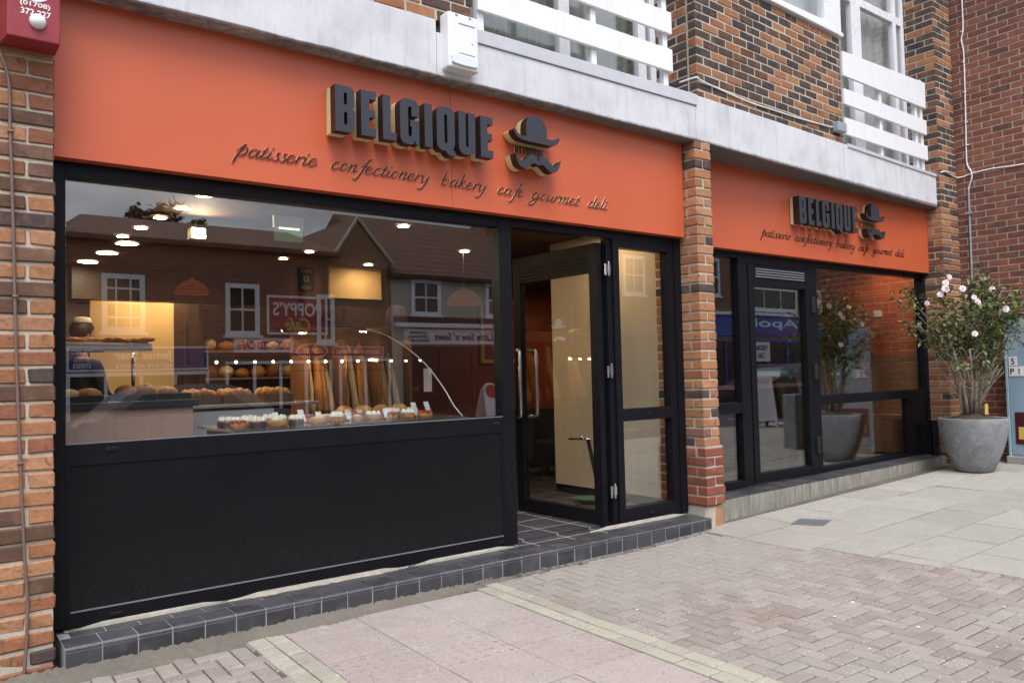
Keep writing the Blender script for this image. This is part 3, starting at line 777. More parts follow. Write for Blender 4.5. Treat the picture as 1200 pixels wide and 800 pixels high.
# ------------------------------------------------------------------ condensed capitals
def rr(x0, y0, x1, y1, r, n=5):
    """rounded box outline, r = radius or 4 radii (bl, br, tr, tl)"""
    R = r if isinstance(r, (tuple, list)) else (r,)*4; out = []
    for (cx, cy, sx, sy, a0, q) in ((x0, y0, 1, 1, PI, R[0]), (x1, y0, -1, 1, 1.5*PI, R[1]), (x1, y1, -1, -1, 0, R[2]), (x0, y1, 1, -1, PI/2, R[3])):
        if q < 1e-6: out.append((cx, cy)); continue
        for k in range(n+1):
            a = a0+PI/2*k/n; out.append((cx+sx*q+q*math.cos(a), cy+sy*q+q*math.sin(a)))
    return out
h_ = .29
CAPS = {}
w = .132
CAPS['B'] = (w, [(0,0)] + rr(0,0,w,.148,(0,.04,.018,0))[1:-1] + rr(0,.152,w*.99,h_,(0,.018,.04,0))[1:-1] + [(0,h_)], [rr(.058,.045,.080,.125,.008)[::-1], rr(.058,.172,.079,.247,.008)[::-1]])
w = .106
CAPS['E'] = (w, [(0,0),(w,0),(w,.052),(.058,.052),(.058,.122),(.098,.122),(.098,.172),(.058,.172),(.058,.238),(w,.238),(w,h_),(0,h_)], [])
w = .098
CAPS['L'] = (w, [(0,0),(w,0),(w,.052),(.056,.052),(.056,h_),(0,h_)], [])
w = .142
CAPS['G'] = (w, rr(0,-.006,w*.72,h_+.006,(.045,.02,0,.045))[:-6][:12] + [(.108,.022),(.116,0),(w,0),(w,.158),(.076,.158),(.076,.115),(.086,.115),(.086,.058),(.080,.046),(.068,.046),(.060,.056),(.060,.234),(.068,.246),(.080,.246),(.086,.236),(.086,.185),(w,.185)]
             + rr(w*.4,.185,w,h_+.006,(0,0,.045,0))[2:-1] + rr(0,-.006,w*.72,h_+.006,(.045,.02,0,.045))[-6:], [])
CAPS['I'] = (.060, [(0,0),(.060,0),(.060,h_),(0,h_)], [])
w = .144
CAPS['Q'] = (w, rr(0,-.006,w,h_+.006,(.048,0,.048,.048))[:6] + [(.070,-.006),(.082,-.022),(.105,-.036),(w,-.036),(w,.0),(.132,.002),(.124,.010),(w-.006,.03),(w,.05)] + rr(0,-.006,w,h_+.006,(.048,0,.048,.048))[7:],
             [rr(.060,.046,.084,.244,.011)[::-1]])
w = .138
CAPS['U'] = (w, rr(0,-.006,w,h_,(.048,.048,0,0))[:12] + [(w,h_),(.080,h_),(.080,.056),(.075,.046),(.063,.046),(.058,.056),(.058,h_),(0,h_)], [])
WORD = 'BELGIQUE'
# left edges of each capital on the big sign, measured along the board
LX = [0, .175, .329, .455, .640, .735, .912, 1.095]
LW = [.132, .106, .098, .142, .060, .144, .138, .108]

# ------------------------------------------------------------------ round-hand script
SCR = {
 'a': ([[(.62,.86),(.42,1),(.16,.82),(.05,.35),(.2,0),(.42,.15),(.64,.8)], [(.72,1),(.62,.4),(.66,.06),(.78,.02),(.96,.35)]], .95),
 'b': ([[(.14,2),(.08,1),(.08,.25),(.28,0),(.55,.25),(.62,.75),(.45,1),(.14,.6)]], .84),
 'c': ([[(.58,.78),(.52,.96),(.34,1),(.1,.65),(.08,.2),(.3,0),(.7,.32)]], .74),
 'd': ([[(.62,.86),(.42,1),(.16,.82),(.05,.35),(.2,0),(.42,.15),(.66,.8)], [(.80,2.0),(.64,.6),(.66,.06),(.80,.02),(1.0,.35)]], .95),
 'e': ([[(.08,.46),(.36,.54),(.56,.76),(.44,1),(.18,.86),(.05,.36),(.22,.0),(.46,.08),(.74,.42)]], .74),
 'f': ([[(.98,1.75),(.86,1.98),(.62,1.75),(.44,.6),(.26,-.6),(.06,-.98),(-.16,-.82)], [(.15,.98),(.80,.98)]], .66),
 'g': ([[(.62,.86),(.42,1),(.16,.82),(.05,.35),(.2,0),(.42,.15),(.64,.8)], [(.70,1),(.60,-.2),(.38,-.88),(.05,-.98),(-.12,-.68),(.25,-.25),(.95,.35)]], .92),
 'i': ([[(.14,1),(.07,.3),(.12,.03),(.28,.05),(.46,.35)], [(.18,1.52),(.17,1.36)]], .44),
 'k': ([[(.16,2),(.06,0)], [(.62,.88),(.48,1),(.14,.52)], [(.2,.55),(.44,.06),(.58,.02),(.8,.35)]], .78),
 'l': ([[(.20,2.0),(.07,.3),(.12,.03),(.28,.05),(.46,.35)]], .44),
 'm': ([[(.13,1),(.05,0)], [(.09,.5),(.38,.98),(.50,.9),(.42,0)], [(.46,.5),(.76,.98),(.88,.88),(.80,.12),(.90,.02),(1.15,.35)]], 1.14),
 'n': ([[(.13,1),(.05,0)], [(.09,.5),(.40,.98),(.54,.88),(.47,.12),(.56,.02),(.84,.35)]], .82),
 'o': ([[(.40,1),(.14,.78),(.05,.3),(.22,0),(.46,.2),(.58,.7),(.40,1)]], .72),
 'p': ([[(-.12,.55),(.30,1.45),(.05,.0),(-.02,-1)], [(.10,.5),(.36,1),(.60,.82),(.55,.28),(.30,0),(.08,.2)]], .8),
 'r': ([[(.13,1),(.05,0)], [(.09,.5),(.34,.93),(.52,.98),(.55,.82)]], .58),
 's': ([[(.46,.82),(.38,1),(.22,.9),(.26,.6),(.44,.3),(.32,0),(.12,.02),(.04,.2)]], .54),
 't': ([[(.22,1.5),(.07,.3),(.12,.03),(.28,.05),(.48,.35)], [(-.06,.98),(.42,.98)]], .48),
 'u': ([[(.13,1),(.06,.3),(.18,0),(.42,.25),(.60,.9)], [(.66,1),(.57,.3),(.62,.03),(.74,.03),(.92,.35)]], .88),
 'y': ([[(.13,1),(.08,.3),(.2,0),(.44,.25),(.60,.9)], [(.66,1),(.55,-.1),(.34,-.88),(.04,-.98),(-.10,-.75)]], .84),
}
def script_word(mb, word, x0, x1, zb, xh, fn, thick, d0, d1, mi=0, side=None, slant=.29, under=None):
    strokes = []; pen = 0
    for ch in word:
        st, adv = SCR[ch]
        for s in st: strokes.append([(pen+x+slant*y, y) for x, y in s])
        pen += adv
    xs = [p[0] for s in strokes for p in s]; a, q = min(xs), max(xs); k = (x1-x0)/(q-a)
    for s in strokes:
        pts = cat([((x-a)*k+x0, zb+y*xh) for x, y in s], False, 6); n = len(pts); L = []; Rr = []
        for i, p in enumerate(pts):
            p0, p1 = pts[max(i-1,0)], pts[min(i+1,n-1)]; dx, dy = p1[0]-p0[0], p1[1]-p0[1]; l = math.hypot(dx, dy) or 1e-6; dx /= l; dy /= l
            wv = thick*(.30+.70*max(0, -dy)**1.4)
            e = min(i, n-1-i)/max(1, n-1)
            if n > 10: wv *= .55+.45*min(1, e*8)
            if n <= 8 and abs(s[0][1]-s[-1][1]) < .3 and s[0][1] > 1.2: wv = thick*1.0
            L.append((p[0]-dy*wv/2, p[1]+dx*wv/2)); Rr.append((p[0]+dy*wv/2, p[1]-dx*wv/2))
        base = len(mb.v)
        if under:
            o_ = under; bb = len(under[0].v)
            for l_, r_ in zip(L, Rr): under[0].v += [fn(l_[0]+.005, l_[1]-.006, under[2]), fn(r_[0]+.007, r_[1]-.010, under[2])]
            for i in range(n-1): under[0].f.append((bb+2*i, bb+2*i+1, bb+2*i+3, bb+2*i+2)); under[0].m.append(under[1])
        for l_, r_ in zip(L, Rr): mb.v += [fn(*l_, d0), fn(*r_, d0), fn(*l_, d1), fn(*r_, d1)]
        sd = mi if side is None else side
        for i in range(n-1):
            A, B = base+4*i, base+4*i+4
            mb.f += [(A, A+1, B+1, B), (A+2, B+2, B+3, A+3), (A, B, B+2, A+2), (A+1, A+3, B+3, B+1)]; mb.m += [mi, sd, sd, sd]
        mb.f += [(base, base+2, base+3, base+1), (base+4*n-4, base+4*n-3, base+4*n-1, base+4*n-2)]; mb.m += [sd, sd]

def fascia_sign(name, x0, x1, z0, z1, yf, logo_x, logo_z, sx, hat_x, mou_x, script, label, gd=.060, bd=.072, small=(0,0,1)):
    t = thing(name, label, 'shop sign', ((x0+x1)/2, yf, z0), 'orange fascia signs over the shops')
    b = MB(); xm = logo_x+sx*.78 if x1-x0 > 4.5 else None
    if xm: b.box(x0, xm-.0015, yf, yf+.16, z0, z1); b.box(xm+.0015, x1, yf, yf+.16, z0, z1); b.box(xm-.002, xm+.002, yf+.004, yf+.1, z0+.002, z1)
    else: b.box(x0, x1, yf, yf+.16, z0, z1)
    b.build('board', 'fascia', t, bevel=.003)
    f0, f1, g0, g1 = yf-.008-gd-bd, yf-.008-gd-.002, yf-.008-gd, yf-.008
    k = sx/1.203
    lm = MB(); gm = MB()
    for ch, lx, lw in zip(WORD, LX, LW):
        wd, out, holes = CAPS[ch]; q = lw/wd
        fn = lambda x, y, d: (logo_x+(lx+x*q)*k, d, logo_z+y)
        solid(lm, out, holes, fn, f0, f1, 0, 1); solid(gm, out, holes, fn, g0, g1, 0)
    lo = lm.build('lettering', ['letter', 'letter_side'], t); gm.build('brass_backing', 'gold', lo)
    for nm, P_, px, pz in (('hat_emblem', HAT, hat_x, logo_z+.188), ('moustache_emblem', MOU, mou_x, logo_z-.027)):
        lm = MB(); gm = MB()
        fn = lambda x, y, d: (px+x*k*1.0, d, pz+y)
        solid(lm, P_, [], fn, f0, f1, 0, 1); solid(gm, P_, [], fn, g0, g1, 0)
        lo = lm.build(nm, ['letter', 'letter_side'], t); gm.build('brass_backing', 'gold', lo)
    lm = MB(); ks = small[2]/1.203
    for ch, lx, lw in zip(WORD, LX, LW):
        wd, out, holes = CAPS[ch]; q = lw/wd
        solid(lm, out, holes, lambda x, y, d: (small[0]+(lx+x*q)*ks, d, small[1]+y*.165), yf-.012, yf-.001, 0, 1)
    lm.build('small_lettering', ['letter_side', 'cream_edge'], t)
    fn = lambda x, y, d: (x, d, y)
    for wd, a, q, zb_ in script:
        lm = MB(); script_word(lm, wd, a, q, zb_, .049, fn, .0128, yf-(.009 if x0 < 1 else .004), yf-.001, 0, 1 if x0 < 1 else 0)
        lm.build('script_word', ['script', 'cream_edge'], t)
    return t
zb_ = 2.590
fascia_sign('fascia_sign', -.022, 4.868, 2.445, 3.33, -.075, 1.475, 2.797, 1.203, 2.868, 2.866,
    [('patisserie',.885,1.412,zb_),('confectionery',1.508,2.225,zb_),('bakery',2.325,2.705,zb_),('cafe',2.812,3.05,zb_),('gourmet',3.09,3.62,zb_),('deli',3.71,3.925,zb_)],
    'large orange fascia sign with black raised BELGIQUE lettering over the open door and big window', small=(2.97, 2.918, .275))
fascia_sign('fascia_sign', 5.30, 9.875, 2.44, 3.30, .12, 6.795, 2.775, 1.145, 8.135, 8.138,
    [('patisserie',6.265,6.80,2.612),('confectionery',6.885,7.60,2.609),('bakery',7.69,8.075,2.606),('cafe',8.155,8.385,2.604),('gourmet',8.44,8.93,2.602),('deli',9.01,9.23,2.602)],
    'smaller orange fascia sign with dark BELGIQUE lettering, right of the middle brick pillar', small=(8.25, 2.893, .27), gd=.034, bd=.078)

# tiled step with its rounded nosing
st = thing('tiled_step', 'long blue black quarry tile step with pale grout under the open door and big window', 'step', (2.4, -.1, -.13))
top = MB(); P_ = .1648; SY = -.274
n = 29
for i in range(n+1):
    a = .002+i*P_; q = a+P_-.0065
    if i == n: q = a+.085
    if a > 4.87: continue
    zt = random.uniform(-.001, .001)
    # nosing tile: top, rounded edge, 12 mm lip
    prof = [(SY+.165, 0), (SY+.016, 0), (SY+.006, -.004), (SY, -.013), (SY, -.020), (SY+.165, -.020)]
    if i >= n-0: prof = [(y+.0, z) for y, z in prof]
    k = len(top.v)
    for x in (a, q): top.v += [(x, y, z+zt) for y, z in prof]
    m_ = len(prof)
    for j in range(m_): top.f.append((k+j, k+(j+1) % m_, k+m_+(j+1) % m_, k+m_+j)); top.m.append(0)
    top.f += [tuple(range(k, k+m_))[::-1], tuple(range(k+m_, k+2*m_))]; top.m += [0, 0]
    fb = -.098 if i < 1 else -.118
    if i > 24: fb = -.118+(i-24)*.006
    top.cbox(a, q, SY+.002+zt, SY+.02, fb+random.uniform(-.002,.002), -.0265, .002, 0, .0007)
    if i % 2 == 0 or True:
        if not (3.0 < a < 3.93): top.cbox(a+(.05 if i < 14 else .0), a+P_-.0065+(.05 if i < 14 else 0), SY+.172, -.004 if i < 14 else .03, -.018, .0+zt, .002, 0, .0007)
top.build('tiles', 'tile', st)
b = MB(); b.box(.0, 4.86, SY+.0045, .08, -.15, -.0042); b.build('grout', 'grout', st)
b = MB(); random.seed(3)
def strip(b, x0, x1, ya, yb, za, zb2, nx, ny, amp, fn=lambda x: 1):
    k = len(b.v)
    for i in range(nx+1):
        x = x0+(x1-x0)*i/nx
        for j in range(ny+1):
            t = j/ny; b.v.append((x+random.uniform(-.004,.004), ya+(yb-ya)*t*fn(x)+random.uniform(-amp,amp), za+(zb2-za)*t+random.uniform(-amp,amp)+math.sin(t*PI)*amp*.8))
    for i in range(nx):
        for j in range(ny):
            A = k+i*(ny+1)+j; b.f.append((A, A+1, A+ny+2, A+ny+1)); b.m.append(0)
strip(b, -.6, 4.86, SY+.025, SY-.135, -.090, -.150, 300, 9, .008, lambda x: (1 if x < 1.2 else max(.22, 1-(x-1.2)*.5)))
b.build('mortar_fillet', 'rubble', st, smooth=True)
b = MB()
def smear(x0, x1, w0, w1):
    n = int((x1-x0)/.03); k = len(b.v)
    for i in range(n+1):
        x = x0+(x1-x0)*i/n; e = min(1, min(i, n-i)/6); wd = (w0+random.uniform(0, w1-w0))*e+.004
        b.v += [(x, .004, .010), (x, -.004, .024*e+.002), (x, -wd*.55, .010), (x, -wd, .001)]
    for i in range(n):
        for j in range(3): A = k+4*i+j; b.f.append((A, A+1, A+5, A+4)); b.m.append(0)
smear(.03, .9, .003, .010); smear(.85, 2.05, .010, .032); smear(2.05, 2.98, .004, .010); b.build('sealant', 'sealant', st, smooth=True)
b = MB(); smear(3.7, 4.86, .012, .028); b.build('sealant', 'sealant', st, smooth=True)
random.seed(11)

# ================================================================== SHOPFRONT, RIGHT
S2 = .20
s2 = thing('shopfront', 'smaller black framed shopfront right of the middle pillar with closed door and side windows', 'shopfront', (7.7, S2, .1))
Yb = S2+.09
bars(s2, 'frame', [(5.10,5.61,S2,Yb,.10,2.5), (5.985,6.135,S2,Yb,.10,2.38), (7.27,7.385,S2,Yb,.10,2.38), (9.80,9.95,S2-.02,Yb,.09,2.5), (5.61,9.80,S2+.002,Yb-.002,2.38,2.55),
                   (5.61,5.985,S2+.002,Yb-.002,.10,.165), (5.61,5.985,S2+.002,Yb-.002,.83,.935), (7.385,9.80,S2+.002,Yb-.002,.095,.165), (7.385,9.80,S2+.002,Yb-.002,.85,.955),
                   (9.33,9.80,S2+.004,Yb-.004,.165,.85), (6.135,7.27,S2+.003,Yb-.003,2.33,2.38)])
for q in ((5.608,5.988,.163,.832), (5.608,5.988,.933,2.383), (7.383,9.335,.163,.853), (7.383,9.803,.953,2.383)):
    b = MB(); b.box(q[0], q[1], S2+.045, S2+.055, q[2], q[3]); b.build('window_pane', 'glass', s2)
b = MB(); b.box(6.142,7.262,S2+.01,S2+.075,.112,2.325)
d2 = MB()
for q in ((6.142,6.235,.112,2.325), (7.15,7.262,.112,2.325)): d2.box(q[0], q[1], S2-.008, S2+.07, q[2], q[3])
d2.box(6.235,7.15,S2-.006,S2+.068,.112,.205); d2.box(6.235,7.15,S2-.006,S2+.068,2.11,2.325)
dr = d2.build('door', 'black', s2, bevel=.004)
b = MB()
for k in range(4): b.box(6.26, 7.13, S2-.016, S2-.006, 2.20+k*.026, 2.214+k*.026)
b.build('vent_grille', 'bead', dr, bevel=.002)
b = MB(); b.box(6.232,7.153,S2+.035,S2+.045,.203,2.112); b.build('door_pane', 'glass', dr)
for zz in (.42, 1.22, 1.95):
    b = MB(); b.box(7.245,7.30,S2-.032,S2-.003,zz-.09,zz+.09); b.build('hinge', 'gasket', dr, bevel=.006)
st2 = thing('concrete_step', 'concrete step with dark tiled top under the closed right shopfront', 'step', (7.5, 0, 0))
b = MB(); k = 0
x = 5.10
while x < 9.55:
    L = .30; q = min(x+L-.006, 9.6)
    b.cbox(x, q, -.055, S2+.01, .062+(x-5)*.011, .082+(x-5)*.0115, .002, 0, .0008); x += L
b.build('tiles', 'tile', st2)
b = MB(); n = 40
for i in range(n):
    a, q = 5.08+i*4.62/n, 5.08+(i+1)*4.62/n-(.003 if i % 8 == 7 else 0)
    za, zq = .070+(a-5)*.0112, .070+(q-5)*.0112
    ja = random.uniform(-.003, .003)
    b.add([(a,-.062,-.2),(q,-.062,-.2),(q,-.062,zq),(a,-.062,za),(a,.19,-.2),(q,.19,-.2),(q,.19,zq),(a,.19,za)], [(0,1,2,3),(5,4,7,6),(3,2,6,7),(1,5,6,2),(4,0,3,7)])
def step_mat():
    m, t, b_, o = mat('stained_step_concrete'); p = t.pos()
    mp = t.new('ShaderNodeMapping'); mp.inputs['Scale'].default_value = (9, 1, 1.2); t.l.new(p, mp.inputs[0])
    st_ = t.noise(2.4, 5, .7, mp.outputs[0]); n_ = t.noise(20, 5, .7, p)
    c = t.ramp(st_, [(.3, (.15,.14,.11)), (.55, (.28,.268,.222)), (.75, (.42,.41,.37))])
    c = t.mix(t.mapr(n_, .5, .75, 0, .4), c, (.22,.21,.17)); t.set(b_.inputs['Base Color'], c); b_.inputs['Roughness'].default_value = .92
    t.set(b_.inputs['Normal'], t.bump(t.noise(70, 5, .7, p), .5, .005)); return m
M['step'] = step_mat()
b.build('riser', 'step', st2)

# ================================================================== SMALL FITTINGS ON THE FRONT
al = thing('alarm_box', 'red alarm box with white phone number and round lamp on the left brick pillar', 'alarm box', (-.15, -.21, 2.92))
b = MB(); b.prism([(-.252,-.375),(-.033,-.375),(-.033,-.212),(-.275,-.212)], lambda x, y, d: (x, y, d), 2.915, 3.36); b.build('case', 'red_box', al, bevel=.006)
b = MB(); add_text(b, '(01708)', -.138, 3.083, -.376, .125, .030, depth=.0015, bold=.02); b.build('lettering', 'white_print', al)
b = MB(); add_text(b, '372 227', -.135, 3.046, -.376, .125, .030, depth=.0015, bold=.02); b.build('lettering', 'white_print', al)
b = MB(); sh = cat([(-.215,3.185),(-.205,3.14),(-.14,3.105),(-.075,3.14),(-.065,3.185)], False, 5); w_ = []
for i in range(len(sh)-1):
    (xa, za), (xb, zc) = sh[i], sh[i+1]; l = math.hypot(xb-xa, zc-za); nx, nz = -(zc-za)/l*.006, (xb-xa)/l*.006
    b.add([(xa-nx,-.3765,za-nz),(xb-nx,-.3765,zc-nz),(xb+nx,-.3765,zc+nz),(xa+nx,-.3765,za+nz)], [(0,1,2,3)])
b.build('shield_outline', 'white_print', al)
b = MB()
pr_ = [(.036,.375),(.036,.383),(.032,.394),(.022,.404),(.010,.409),(0,.410)]
vs = []
b.lathe([(r, d) for r, d in pr_], (0,0,0), 24); b.v = [(-.128+x, -z, 3.005+y) for x, y, z in b.v]; b.build('lamp', 'white_plastic', al, smooth=True)
c = MB(); c.tube(cat([(-.33,-.222,3.05),(-.275,-.222,2.90),(-.232,-.222,2.75),(-.225,-.222,2.5),(-.213,-.222,2.10),(-.194,-.222,1.28),(-.165,-.222,.50),(-.151,-.222,.26),(-.155,-.224,.05),(-.17,-.226,-.16)], False, 6), .0075, 8)
for (x, z) in ((-.224,2.5),(-.203,1.7),(-.18,.9)): c.box(x-.012, x+.012, -.232, -.212, z-.006, z+.006)
tag(c.build('cable', 'cable_brown', None, smooth=True), 'brown cable running down the left brick pillar below the red alarm box', 'cable')

wa = thing('alarm_box', 'white alarm box fixed over the concrete band left of the first balcony', 'alarm box', (2.38, -.24, 3.32))
b = MB(); b.box(2.262,2.508,-.30,-.19,3.345,3.725); b.build('case', 'white_plastic', wa, bevel=.014)
b = MB(); b.prism(cat([(2.30,3.37),(2.47,3.37),(2.488,3.40),(2.47,3.432),(2.30,3.432),(2.285,3.40)], True, 4), lambda x, y, d: (x, d, y), -.316, -.30); b.build('lens', 'white_gloss', wa, bevel=.004)
for q in ((2.345,2.478,3.655,3.659), (2.345,2.478,3.452,3.455), (2.451,2.459,3.53,3.538), (2.32,2.34,3.705,3.715), (2.43,2.45,3.705,3.715)):
    b = MB(); b.box(q[0], q[1], -.3035, -.2985, q[2], q[3]); b.build('seam', 'grey_plastic', wa)
def onblk(x, z, d=.008): return (x, blkY(x)-d, z)
c = MB(); c.tube(cat([(4.93,-.02,3.87),(4.975,-.12,3.885),(4.99,-.178,3.88), onblk(5.05,3.862,.012), onblk(5.4,3.84), onblk(5.8,3.82), onblk(6.15,3.825), onblk(6.6,3.83), onblk(7.0,3.845), onblk(7.38,3.865)], False, 6), .0075, 8)
tag(c.build('cable', 'cable_white', None, smooth=True), 'white cable crossing the dark brick block between the two balconies', 'cable')
jb = MB(); jb.box(7.38,7.56,-.135,-.06,3.82,3.925)
tag(jb.build('junction_box', 'grey_plastic', None, bevel=.012), 'small grey junction box at the lower right corner of the dark brick block', 'junction box')

# ================================================================== RED BRICK NEIGHBOUR WALL
rw = thing('brick_wall', 'plain red brick side wall of the neighbouring building behind the potted shrub', 'wall', (10.4, -.6, 0))
b = MB(); wall_x(b, 10.352, -1.45, .25, -.02, 7.2, .0812, .236, jit=.0012, c=.0035)
b.box(10.49, 14.0, -1.45, .25, -.1, 7.2, 0); b.build('brickwork', ['brick_red', 'mortar_pale'], rw)
W_ = 10.343
c = MB(); c.tube(cat([(9.87,-.06,3.712),(9.98,-.088,3.735),(10.15,-.085,3.715),(10.30,-.085,3.70),(W_,-.16,3.705),(W_,-.27,3.725),(W_,-.5,3.732),(W_,-.75,3.715),(W_,-1.2,3.70)], False, 6), .009, 8)
tag(c.build('cable', 'cable_white', None, smooth=True), 'white cable running level along the red brick wall from the concrete band', 'cable')
c = MB(); c.tube(cat([(W_,-.235,6.9),(W_,-.235,5.9),(W_,-.23,5.62),(W_,-.205,5.5),(W_,-.225,5.3),(W_,-.215,4.6),(W_,-.20,4.0),(W_,-.205,3.85),(W_,-.25,3.74),(W_-.005,-.252,3.66),(W_,-.215,3.56),(W_,-.205,3.50)], False, 6), .009, 8)
for z in (6.3,5.6,5.2,4.8,4.4,4.1): c.box(W_-.012, W_+.01, -.235, -.195, z, z+.012)
tag(c.build('cable', 'cable_white', None, smooth=True), 'white cable hanging vertically down the red brick wall into a grey conduit', 'cable')
c = MB(); c.tube([(W_-.004,-.207,3.52),(W_-.004,-.20,2.6),(W_-.004,-.195,.6),(W_-.004,-.195,.05)], .013, 12)
for z in (3.2,2.2,1.2): c.box(W_-.03, W_+.01, -.235, -.165, z, z+.03)
tag(c.build('conduit', 'conduit', None, smooth=.6), 'grey conduit pipe running down the red brick wall behind the shrub', 'pipe')
b = MB(); b.tube([(9.60,.02,.11),(9.60,.02,.56)], .048, 20); b.tube([(9.60,.02,.44),(9.60,.02,.57)], .058, 20); b.box(9.53,9.67,.05,.19,.46,.52)
tag(b.build('drainpipe', 'black', None, smooth=.6), 'short black drainpipe stub at the right end of the concrete step', 'pipe')

# blue-grey cabinet at the right edge
cb_ = thing('ticket_machine', 'pale blue grey upright cabinet with white number plates beside the red brick wall', 'cabinet', (10.30, -.75, .03))
cx = MB(); cx.box(10.17,10.34,-1.20,-.632,.13,1.80); cx.build('case', plain('pale_blue_grey_paint', (.27,.37,.46), .45, 0, .08, 7), cb_, bevel=.012)
cx = MB(); cx.box(10.150,10.338,-.630,-.604,.12,1.79); cx.build('side_panel', plain('pale_green_blue_paint', (.32,.44,.50), .45), cb_, bevel=.004)
cx = MB(); cx.box(10.12,10.345,-1.24,-.585,.03,.125); cx.build('base', 'kerbstone', cb_, bevel=.012)
def plate(name, y0, y1, z0, z1, m_, txt=None, ty=0, h=.07, col='black_paint'):
    c = MB(); c.box(10.163,10.1695,y1,y0,z0,z1); p = c.build(name, m_, cb_)
    if txt:
        vs, fs = text_mesh(txt, 1, 0, .01); xs = [v[0] for v in vs]; ys = [v[1] for v in vs]; k = h/(max(ys)-min(ys)); m = MB()
        m.add([(10.163-.002*(z+.5), ty-(x-(min(xs)+max(xs))/2)*k, (z0+z1)/2+(y-(min(ys)+max(ys))/2)*k) for x, y, z in vs], fs); m.build('lettering', col, p)
    return p
plate('number_plate', -.645, -.735, 1.225, 1.335, 'tag', '5', -.69, .075, 'navy')
plate('name_plate', -.645, -.90, 1.10, 1.215, 'tag', 'P 1', -.71, .07)
M['poster'] = plain('dark_maroon_poster', (.07,.010,.018), .4)
po = plate('poster', -.685, -1.05, .27, .66, 'poster'); m = MB(); m.box(10.160,10.1625,-.95,-.72,.33,.48); m.build('picture', 'yellow', po)

# ================================================================== POT AND CAMELLIA
PX, PY_, PZ = 9.20, -.60, .03
pot = thing('plant_pot', 'large round grey stone plant pot standing on the pavement by the right shop', 'plant pot', (PX, PY_, PZ))
b = MB(); b.lathe([(.19,0),(.205,.012),(.245,.10),(.295,.22),(.335,.34),(.362,.46),(.376,.56),(.380,.605),(.376,.625),(.362,.63),(.350,.625),(.345,.60),(.345,.52)], (PX,PY_,PZ), 48); b.build('vessel', 'pot', pot, smooth=.9)
b = MB(); b.lathe([(.346,.55),(.30,.58),(.20,.635),(.10,.675),(0,.69)], (PX,PY_,PZ), 40)
b.v = [(x+random.uniform(-.008,.008), y+random.uniform(-.008,.008), z+random.uniform(-.012,.012)) for x, y, z in b.v]; b.build('soil', 'soil', pot, smooth=True)
sh_ = thing('camellia_bush', 'leafy camellia shrub with pink white flowers growing in the grey stone pot', 'shrub', (PX, PY_, PZ+.66))
rnd = random.Random(5)
stems = MB(); tips = []
def grow(p, d, L, r, depth):
    pts = [p]; rs = [r]; n = 5; v = d.normalized()
    for i in range(n):
        v = (v + Vector((rnd.uniform(-1,1), rnd.uniform(-1,1), rnd.uniform(-.6,.9)))*.16).normalized()
        pts.append(pts[-1]+v*L/n); rs.append(r*(1-.5*(i+1)/n))
    stems.tube(pts, rs, 6 if depth > 1 else 7, cap=True)
    if depth >= 3: tips.append(pts); return
    if depth == 2: tips.append(pts)
    k = 4 if depth == 1 else 3
    for q in range(k):
        i = rnd.randint(2, n); a = Vector((rnd.uniform(-1,1), rnd.uniform(-1,1), rnd.uniform(-.35,.8))).normalized()
        grow(pts[i], (v*.75+a*.75), L*rnd.uniform(.42,.62), rs[i]*.62, depth+1)
base = Vector((PX-.03, PY_, PZ+.66))
for i in range(11):
    a = 2*PI*i/11+rnd.uniform(-.2,.2); sp = rnd.uniform(.12,.50)
    p0 = base+Vector((math.cos(a)*.07+rnd.uniform(-.04,.04), math.sin(a)*.07, 0))
    grow(p0, Vector((math.cos(a)*sp, math.sin(a)*sp*.9, 1)), rnd.uniform(.80,1.10), rnd.uniform(.014,.022), 1)
for (dx, dy, dz, L) in ((-.70,-.45,.62,.60),(.62,-.6,1,1.05),(.75,-.2,1.2,1.05)):
    grow(base, Vector((dx,dy,dz)), L, .013, 1)
# bare twigs low down
for i in range(26):
    a = rnd.uniform(0, 2*PI); sp = rnd.uniform(.3,.9); p = base+Vector((math.cos(a)*.06, math.sin(a)*.06, rnd.uniform(0,.15))); v = Vector((math.cos(a)*sp, math.sin(a)*sp, 1)).normalized(); pts = [p]
    for k in range(6): v = (v+Vector((rnd.uniform(-1,1), rnd.uniform(-1,1), rnd.uniform(-.3,.5)))*.2).normalized(); pts.append(pts[-1]+v*.09)
    stems.tube(pts, [.006,.0055,.005,.0045,.004,.0035,.003], 5)
stems.build('stems', 'bark', sh_, smooth=True)
def leafm(mb, p, d, up, L, W, mi=0):
    d = d.normalized(); s = d.cross(up); s = s.normalized() if s.length > 1e-4 else Vector((1,0,0)); nrm = s.cross(d)
    f = nrm*L*.10
    q = [p, p+d*L*.3+s*W*.46+f*.6, p+d*L*.68+s*W*.40+f*.5, p+d*L-nrm*L*.12, p+d*L*.68-s*W*.40+f*.5, p+d*L*.3-s*W*.46+f*.6, p+d*L*.3-f*.2, p+d*L*.68-f*.5]
    mb.add(q, [(0,1,6),(1,2,7,6),(2,3,7),(3,4,7),(4,5,6,7),(5,0,6)], mi)
lf = MB()
for pts in tips:
    for i in range(1, len(pts)):
        if pts[i].z < PZ+1.22 and rnd.random() < .86: continue
        k = 3 if pts[i].z > 1.45 else 2
        for _ in range(k):
            d = Vector((rnd.uniform(-1,1), rnd.uniform(-1,1), rnd.uniform(-.7,.6)))
            p = pts[i]+Vector((rnd.uniform(-1,1), rnd.uniform(-1,1), rnd.uniform(-1,1)))*.04
            if p.x > 10.28: continue
            leafm(lf, p, d, Vector((rnd.uniform(-.5,.5), rnd.uniform(-.5,.5), 1)), rnd.uniform(.055,.09), rnd.uniform(.030,.044), 1 if rnd.random() < .025 else 0)
lv = lf.build('leaves', ['leaf', 'leaf_yellow'], sh_, smooth=True)
